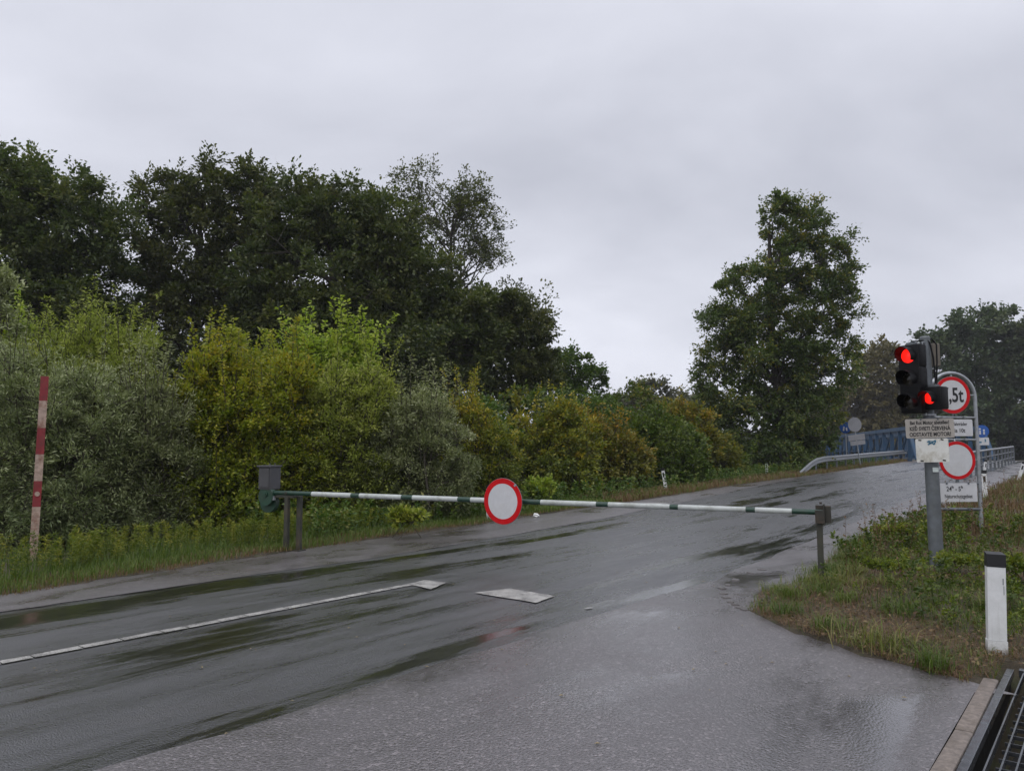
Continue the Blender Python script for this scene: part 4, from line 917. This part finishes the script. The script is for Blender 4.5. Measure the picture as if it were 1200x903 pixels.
s1 = empty('weight_limit_sign', (sx, -.05, zh(463)), 0); s1.parent = hoop; round_sign(s1, (0, 0, 0), .315, ringw=.2)
text(s1, '7,5t', (0.0, -.006, -.01), .34, M['blackpaint'], .006, .72)
s2 = empty('closed_road_sign', (sx + .03, -.05, zh(539)), 0); s2.parent = hoop; round_sign(s2, (0, 0, 0), .32, ringw=.18)
mb = MB(); mb.plate((0, 0, 0), .62, .28, .006, .02); o = mb.build('text_plate', M['white'], hoop); o.location = (.0, -.045, zh(501))
text(o, 'Motorfahrräder', (.01, -.005, .06), .082, M['blackpaint'], .0005, .78); text(o, 'bis 10t', (.06, -.005, -.05), .095, M['blackpaint'], .001, .9)
mb = MB(); mb.box((-.16, -.004, -.05), (.05, .003, .06)); mb.box((-.16, -.0045, -.01), (.03, .003, .02)); mb.build_each('symbol', M['blackpaint'], o)
mb = MB(); mb.plate((0, 0, 0), .66, .31, .006, .015); o = mb.build('text_plate', M['white'], hoop); o.location = (.0, -.045, zh(576.5))
text(o, '24ʰ - 5ʰ', (-.06, -.005, .055), .105, M['blackpaint'], .0015, .85); text(o, 'Naturschutzgebiet', (-.0, -.005, -.065), .088, M['blackpaint'], .0006, .74)
mb = MB(); mb.tube([(half, 0, zh(610)), (half, 0, zh(604))], .036, 14); mb.tube([(half, 0, zh(617)), (half, 0, zh(614))], .036, 14); mb.build_each('clamp_band', M['galv'], hoop, True)

# ------------------------------------------------------------------ delineator posts
def delineator(px, py, Y, h, label, rz=0, tilt=0, tilt2=0, w=.12, cap=True, group='white roadside delineator posts'):
    x = at_y(px, py, Y)[0]; z = float(terrain_z(x, Y)) if cap is not None else 0
    e_ = tag(empty('delineator_post', (x, Y, z), rot=(R(tilt2), R(tilt), rz)), label, 'marker post', group)
    # rounded triangular section
    def sect(sc, z_): return [(-w / 2 * sc, -.03 * sc, z_), (w / 2 * sc, -.03 * sc, z_), (w * .35 * sc, .03 * sc, z_), (0, .05 * sc, z_), (-w * .35 * sc, .03 * sc, z_)]
    def seg(z0, z1, name, mat, s=1.0, slant=0):
        mb = MB(); a_ = sect(s, z0); b_ = sect(s, z1)
        if slant: b_ = [(p[0], p[1], p[2] - slant * (p[1] + .03) / .08) for p in b_]
        mb.add(a_ + b_, [(4, 3, 2, 1, 0), (5, 6, 7, 8, 9)] + [(k, (k + 1) % 5, 5 + (k + 1) % 5, 5 + k) for k in range(5)]); mb.build(name, mat, e_)
    if cap == 'full':
        seg(-.15, h * .745 , 'post', M['plastic']); seg(h * .745 + .001, h * .85, 'post_collar', M['plastic'], 1.01)
        seg(h * .85 + .001, h, 'black_cap', M['blackpaint'], 1.03, .01)
    else:
        seg(-.15, h * .88, 'post', M['plastic']); seg(h * .88 + .001, h, 'black_cap', M['blackpaint'], 1.03, .015)
        mb = MB(); mb.box((0, -.034, h * .70), (.055, .006, h * .20)); mb.build('reflector', M['blackpaint'], e_)
    return e_
# near one: plain post with a black top band
x, Y_ = 3.93, 6.33
e_ = tag(empty('delineator_post', (x, Y_, float(terrain_z(x, Y_)) - .02), rot=(0, R(1.8), R(-18))), 'nearest and largest white marker post with a black top, beside the metal grate', 'marker post', 'white roadside delineator posts')
def slab(z0, z1, w, d, mat, name, sl=0):
    mb = MB(); vs = [(-w / 2, -d / 2, z0), (w / 2, -d / 2, z0), (w / 2 * .9, d / 2, z0), (-w / 2 * .9, d / 2, z0), (-w / 2, -d / 2, z1), (w / 2, -d / 2, z1), (w / 2 * .9, d / 2, z1 + sl), (-w / 2 * .9, d / 2, z1 + sl)]
    mb.add(vs, [(3, 2, 1, 0), (4, 5, 6, 7), (0, 1, 5, 4), (1, 2, 6, 5), (2, 3, 7, 6), (3, 0, 4, 7)]); return mb.build(name, mat, e_)
slab(-.1, .125, .142, .105, M['plastic'], 'post_foot'); slab(.127, .712, .132, .098, M['plastic'], 'post'); slab(.713, .815, .137, .103, M['blackpaint'], 'black_cap', .012)
mb = MB(); mb.box((.045, -.0505, .60), (.006, .002, .05)); mb.box((.05, -.0505, .53), (.004, .002, .07)); mb.build_each('scratch', M['galv_dark'], e_)
delineator(1155, 588, 21.2, .82, 'white marker post just right of the hoop frame, between grass and path', rz=R(-30))
delineator(1152, 550, 33, .8, 'leaning white post at the near end of the right railing', rz=R(20), tilt=14)
delineator(1193, 568, 30, .8, 'leaning white marker post at the right edge beyond the near grass', rz=R(-20), tilt=18)
delineator(781, 576, 28, .85, 'leaning white marker post with a dark cap on the left roadside before the bushes', rz=R(-38), tilt=-9)
delineator(899, 560, 38, .72, 'short white marker post in front of the free-standing oak', rz=R(-38))
delineator(573, 610, 18.2, .82, 'white marker post half hidden behind the round boom sign', rz=R(-38))
delineator(1000, 536, 48, .85, 'small white marker post showing over the left guard rail', rz=R(-38))

# ------------------------------------------------------------------ striped pole
x, y, z = at_g(38, 662); tp = at_y(52.5, 441, y)
z = float(terrain_z(x, y)) - .15; L_ = math.dist((x, y, z), tp)
pole = tag(empty('striped_pole', (x, y, z), rot=(0, math.atan2(tp[0] - x, tp[2] - z), R(-15))), 'leaning red and white striped wooden pole in the weeds at the left', 'pole')
pole.rotation_euler = (0, math.atan2(tp[0] - x, tp[2] - z), 0)
mb = MB(); kk = lambda py: (662 + 8 - py) / (670 - 441) * L_
cuts = [(670, 595, 1), (595, 565, 0), (565, 533, 1), (533, 502, 0), (502, 470, 1), (470, 441, 0)]
cuts = [(690, 594, 1), (594, 564, 0), (564, 533, 1), (533, 502, 0), (502, 470, 1), (470, 441, 0)]
for a_, b_, m_ in cuts:
    z0, z1 = max(-.1, kk(a_)), kk(b_); w0 = .105 + .045 * (1 - 0)
    for (u, v_) in ((0, 1),):
        w = .108; mb.box((0, 0, (z0 + z1) / 2), (w, w, z1 - z0 - .001), m_, bev=0.0)
mb.build('striped_post', [M['polered'], M['polewhite']], pole)
# turn the face so one edge shows
pole.children[0].rotation_euler = (0, 0, R(32))
mb = MB(); zc = kk(579); mb.disc((0, -.058, zc), .035, .006, 16); q = mb.build('knot_mark', M['polewhite'], pole); q.rotation_euler = (0, 0, R(32))

# ------------------------------------------------------------------ guard rail on the left
def wbeam(parent, pts, lat, m='galv'):
    prof = [(0, .155), (.03, .13), (.075, .11), (.075, .06), (.02, .03), (.02, -.03), (.075, -.06), (.075, -.11), (.03, -.13), (0, -.155)]
    V = []; n = len(prof)
    for i, p in enumerate(pts):
        for th in (0, .004):
            for a_, b_ in prof: V.append((p[0] + lat[0] * (a_ - .04 - th), p[1] + lat[1] * (a_ - .04 - th), p[2] + b_))
    F = []
    for i in range(len(pts) - 1):
        for th in (0, 1):
            for k in range(n - 1):
                a_ = i * 2 * n + th * n + k; b_ = a_ + 2 * n; F.append((a_, a_ + 1, b_ + 1, b_))
        for k in (0, n - 1): a_ = i * 2 * n + k; F.append((a_, a_ + n, a_ + 3 * n, a_ + 2 * n))
    mb = MB(); mb.add(V, F); return mb.build('beam', M[m], parent, True)
gr = tag(empty('guard_rail', (0, 0, 0)), 'galvanised guard rail rising from the left roadside towards the blue bridge', 'guard rail')
gx, gy = st(36, -12.35); gr.location = (gx, gy, gz(gx, gy)); o0 = Vector(gr.location)
rail = []
for s_, hh in [(38.7, .02), (39.7, .25), (40.7, .48), (41.7, .62), (43, .68), (47, .68), (51, .68), (55, .68), (59, .68), (63, .68), (67, .68)]:
    x, y = st(s_, float(left_edge(s_)) - .28); rail.append((x - o0.x, y - o0.y, gz(x, y) + hh - o0.z))
wbeam(gr, rail, (D[1], -D[0]))
for s_ in [41.9 + 2.0 * k for k in range(13)]:
    x, y = st(s_, float(left_edge(s_)) - .42); z = gz(x, y); mb = MB(); mb.box((x - o0.x, y - o0.y, z + .30 - o0.z), (.07, .12, .86), 0, rot=(0, 0, -R(38))); mb.build('post', M['galv_dark'], gr)
# ------------------------------------------------------------------ railing on the right
rl = tag(empty('railing', (0, 0, 0)), 'dark steel railing with a bright top rail along the right of the road', 'railing')
gx, gy = st(33, -5.0); rl.location = (gx, gy, gz(gx, gy)); o0 = Vector(rl.location)
def rp_(s_, hh): x, y = st(s_, -5.0 - .012 * (s_ - 33)); return (x - o0.x, y - o0.y, gz(x, y) + hh - o0.z)
mb = MB(); mb.tube([rp_(35.5 + 2 * k, 1.12) for k in range(14)], .05, 10); mb.build('top_rail', M['galv'], rl, True)
mb = MB(); mb.tube([rp_(35.5 + 2 * k, .78) for k in range(14)], .035, 8); mb.tube([rp_(35.5 + 2 * k, .42) for k in range(14)], .035, 8); mb.tube([rp_(32.6, .0), rp_(34, .3), rp_(35.5, .62), rp_(37.5, .78)], .05, 8); mb.build_each('lower_rail', M['galv_dark'], rl, True)
for k in range(14):
    p = rp_(35.5 + 2 * k, .5); mb = MB(); mb.box(p, (.10, .14, 1.22), 0, rot=(0, 0, -R(38))); mb.build('post', M['galv_dark'], rl)

# ------------------------------------------------------------------ blue bridge
bA = Vector(at_y(1066, 530, 58)); bB = Vector(at_y(968, 530, 100)); zd = 1.0
bd = Vector((bB.x - bA.x, bB.y - bA.y)); bl_ = bd.length; rz = math.atan2(bd.y, bd.x)
br = tag(empty('steel_bridge', (bA.x, bA.y, zd), rz), 'blue painted steel truss bridge at the end of the road behind the guard rail', 'bridge')
for side in (0, -5.0):
    mb = MB(); h_ = 2.45; nb = 15
    mb.box((bl_ / 2, side, h_), (bl_, .32, .30)); mb.box((bl_ / 2, side, h_ - .2), (bl_, .05, .25)); mb.box((bl_ / 2, side, -.05), (bl_, .32, .35)); mb.box((bl_ / 2, side, .75), (bl_, .05, .10))
    for k in range(nb + 1):
        x = k * bl_ / nb; mb.box((x, side, h_ / 2), (.20, .26, h_ - .3))
        if k < nb:
            w = bl_ / nb; mb.tube([(x, side, h_ - .15), (x + w, side, .15)], .07, 6)
    mb.tube([(-2.2, side, .1), (0, side, h_)], .15, 8)
    mb.build('truss', M['bluesteel'], br)
mb = MB(); mb.box((bl_ / 2, -2.5, -.25), (bl_, 5.2, .35)); mb.build('deck', M['galv_dark'], br)
mb = MB(); mb.box((-.8, -2.5, -.75), (1.8, 6.4, 1.4)); mb.build('abutment', M['concrete'], br)

# ------------------------------------------------------------------ far signs
def far_sign(name, loc, rz, label, tilt=0): return tag(empty(name, loc, rot=(0, R(tilt), rz)), label, 'road sign')
x, y, _ = at_y(1008, 530, 47); z = gz(x, y); fs_ = far_sign('road_sign', (x, y, z), R(8), 'grey back of a round sign with two plates below it behind the left guard rail', -7)
zz = lambda py: at_y(1005, py, 47)[2] - z
mb = MB(); mb.tube([(0, 0, -.2), (0, 0, zz(488))], .035, 10); mb.build('post', M['galv'], fs_, True)
mb = MB(); mb.disc((0, -.05, zz(497)), .45, .012, 40); mb.build('sign_back', M['signgrey'], fs_)
mb = MB(); mb.plate((0, -.05, zz(512)), 1.12, .36, .012, .02); mb.box((0, -.058, zz(512)), (1.0, .01, .03)); mb.build('plate_back', M['signgrey'], fs_)
mb = MB(); mb.plate((.02, -.05, zz(518.5)), 1.0, .26, .012, .02); mb.build('plate_back', M['signgrey'], fs_)
x, y, _ = at_y(992, 530, 49); z = gz(x, y); fb = far_sign('road_sign', (x, y, z), R(-45), 'small blue round sign left of the grey sign back near the guard rail')
zz = lambda py: at_y(992, py, 49)[2] - z
mb = MB(); mb.tube([(0, 0, -.2), (0, 0, zz(494))], .03, 10); mb.build('post', M['galv'], fb, True)
mb = MB(); mb.disc((0, -.05, zz(501)), .36, .012, 36); mb.build('sign_panel', M['blue'], fb)
mb = MB(); mb.tube([(-.11, -.062, zz(501) - .2), (-.08, -.062, zz(501) + .06)], .055, 6); mb.tube([(.10, -.062, zz(501) - .2), (.07, -.062, zz(501) + .0)], .05, 6); mb.build_each('pictogram', M['white'], fb)
x, y, _ = at_y(1151, 530, 41); z = gz(x, y); fr = far_sign('path_sign', (x, y, z), R(-30), 'small blue round footpath sign over a white plate right of the hoop frame')
zz = lambda py: at_y(1151, py, 41)[2] - z
mb = MB(); mb.tube([(-.10, 0, -.2), (-.10, 0, zz(498))], .03, 10); mb.build('post', M['galv'], fr, True)
mb = MB(); mb.disc((0.04, -.05, zz(505)), .33, .012, 40); mb.build('sign_panel', M['blue'], fr)
mb = MB()
for q, hh in ((-.05, .30), (.13, .22)): mb.tube([(q, -.062, zz(505) - .18), (q, -.062, zz(505) - .18 + hh * .7)], .045, 6); mb.disc((q, -.062, zz(505) - .14 + hh * .85), .05, .01, 12)
mb.build_each('pictogram', M['white'], fr)
mb = MB(); mb.plate((.05, -.05, zz(517)), .58, .40, .012, .02); mb.build('plate', M['white'], fr)
mb = MB(); mb.box((-.08, -.058, zz(518)), (.16, .004, .09)); mb.box((.17, -.058, zz(516)), (.06, .004, .16)); mb.build_each('plate_mark', M['fadedblue'], fr)

# ------------------------------------------------------------------ kerb, trench and grate at the lower right
for i, (s0_, s1_) in enumerate(((1.2, 2.62), (2.64, 4.02), (4.04, 5.30), (5.31, 6.62))):
    e_ = MB(); L_ = s1_ - s0_; e_.box((0, 0, 0), (L_, .10, .22), 0, bev=.012)
    x, y = st((s0_ + s1_) / 2, -.789); o = e_.build('kerbstone', M['concrete'], None, True); o.location = (x, y, -.096); o.rotation_euler = (0, 0, math.atan2(D[1], D[0]) + R([0, .3, -.4, .2][i]))
    tag(o, ['worn kerbstone beside the grate, nearest to the bottom of the picture', 'rough worn kerbstone beside the grate, second from the bottom', 'smooth kerbstone beside the grate, second from its far end', 'smooth kerbstone at the far end of the row, by the weeds'][i], 'kerbstone', 'kerbstones along the grate')
gx, gy = st(4.0, 0.0); grt = tag(empty('drain_grate', (gx, gy, 0), math.atan2(D[1], D[0])), 'wet steel bar grate over a dark drainage trench at the lower right', 'grate')
# local x along s, local y = -t
s_lo, s_hi = 1.2 - 4, 7.02 - 4; tl0, tl1 = -.735, .58
mb = MB()
a_ = s_lo
while a_ < s_hi - .05: b_ = min(a_ + .62, s_hi); mb.box(((a_ + b_) / 2, -(tl0 + .026), -.017), (b_ - a_ - .006, .05, .05), 0, bev=.004); mb.box(((a_ + b_) / 2, -(tl1 - .035), -.02), (b_ - a_ - .006, .05, .05), 0, bev=.004); a_ = b_
mb.box((s_hi + .03, 0, -.02), (.06, tl1 - tl0, .058), 0, bev=.004)
mb.build('frame', M['grate'], grt)
mb = MB(); t_ = tl0 + .05 + .062
while t_ < tl1 - .09: mb.box(((s_lo + s_hi) / 2, -t_, -.025), (s_hi - s_lo, .009, .045)); t_ += .066
mb.build('bearing_bars', M['grate'], grt)
mb = MB(); a_ = s_lo + .1
while a_ < s_hi: mb.box((a_, 0, -.034), (.006, tl1 - tl0 - .14, .022)); a_ += .15
mb.build('cross_bars', M['grate'], grt)
mb = MB(); mb.box(((s_lo + s_hi) / 2, 0, -.46), (s_hi - s_lo + .2, tl1 - tl0, .04)); mb.box(((s_lo + s_hi) / 2, -(tl0 + .0), -.26), (s_hi - s_lo + .2, .03, .38)); mb.box(((s_lo + s_hi) / 2, -(tl1), -.26), (s_hi - s_lo + .2, .03, .38)); mb.box((s_hi + .1, 0, -.26), (.03, 1.2, .38)); mb.build('trench', M['dark'], grt)

# ------------------------------------------------------------------ small things
rr = random.Random(8); mb = MB()
for (px, py) in [(846, 690), (848, 696), (851, 701), (856, 706), (862, 709), (868, 713), (874, 715), (853, 686), (862, 680), (880, 672), (893, 668)]:
    x, y, z = at_g(px, py); mb.box((x, y, z + .002), (rr.uniform(.06, .12), rr.uniform(.05, .10), .035), 0, rot=(rr.uniform(-.1, .1), rr.uniform(-.1, .1), rr.uniform(0, 3)), bev=.01)
tag(mb.build('kerb_cobbles', simple('grey_cobble', (.12, .11, .105), .45, 0, .4, 25, (.05, .045, .04), .5, .4), None, True), kind='structure')
x, y, z = at_g(628, 606); mb = MB(); bm = bmesh.new(); bmesh.ops.create_icosphere(bm, subdivisions=2, radius=.09)
for v in bm.verts: v.co *= rr.uniform(.6, 1.2); v.co.z *= .7
bm.verts.index_update(); mb.add([tuple(v.co) for v in bm.verts], [[v.index for v in f.verts] for f in bm.faces]); bm.free()
o = mb.build('paper_litter', M['litter'], None); o.location = (x, y, z + .05); tag(o, 'crumpled white paper lying on the left road edge beside the round boom sign', 'litter')
# fallen leaves and pebbles
mb = MB(); 
for k in range(170):
    s_ = rr.uniform(2, 16); t_ = rr.uniform(-9.5, -1.0)
    if s_ > 6.3 and t_ > verge_t(s_) - .1: continue
    x, y = st(s_, t_); z = gz(x, y) + .012; a_ = rr.uniform(0, 6.28); q = rr.uniform(.008, .022)
    mb.add([(x + q * math.cos(a_), y + q * math.sin(a_), z), (x - q * .5 * math.sin(a_), y + q * .5 * math.cos(a_), z + .006), (x - q * math.cos(a_), y - q * math.sin(a_), z), (x + q * .5 * math.sin(a_), y - q * .5 * math.cos(a_), z + .005)], [(0, 1, 2, 3)])
tag(mb.build('fallen_leaves', simple('fallen_leaf', (.26, .20, .10), .5, 0, .5, 3)), 'scattered small pale fallen leaves and grit on the wet asphalt', 'fallen leaves', None, 'stuff')

# ------------------------------------------------------------------ haze
HAZE = 0.0004
hz = MB(); hz.box((30, 67, 14), (470, 440, 34)); o = hz.build('haze', bpy.data.materials.new('haze')); m = o.data.materials[0]; m.use_nodes = True
m.node_tree.nodes.clear(); out = N(m.node_tree, 'ShaderNodeOutputMaterial'); pv = N(m.node_tree, 'ShaderNodeVolumePrincipled'); pv.inputs['Density'].default_value = HAZE; pv.inputs['Color'].default_value = (.86, .87, .93, 1); pv.inputs['Anisotropy'].default_value = .0
m.node_tree.links.new(pv.outputs[0], out.inputs['Volume']); tag(o, kind='stuff')
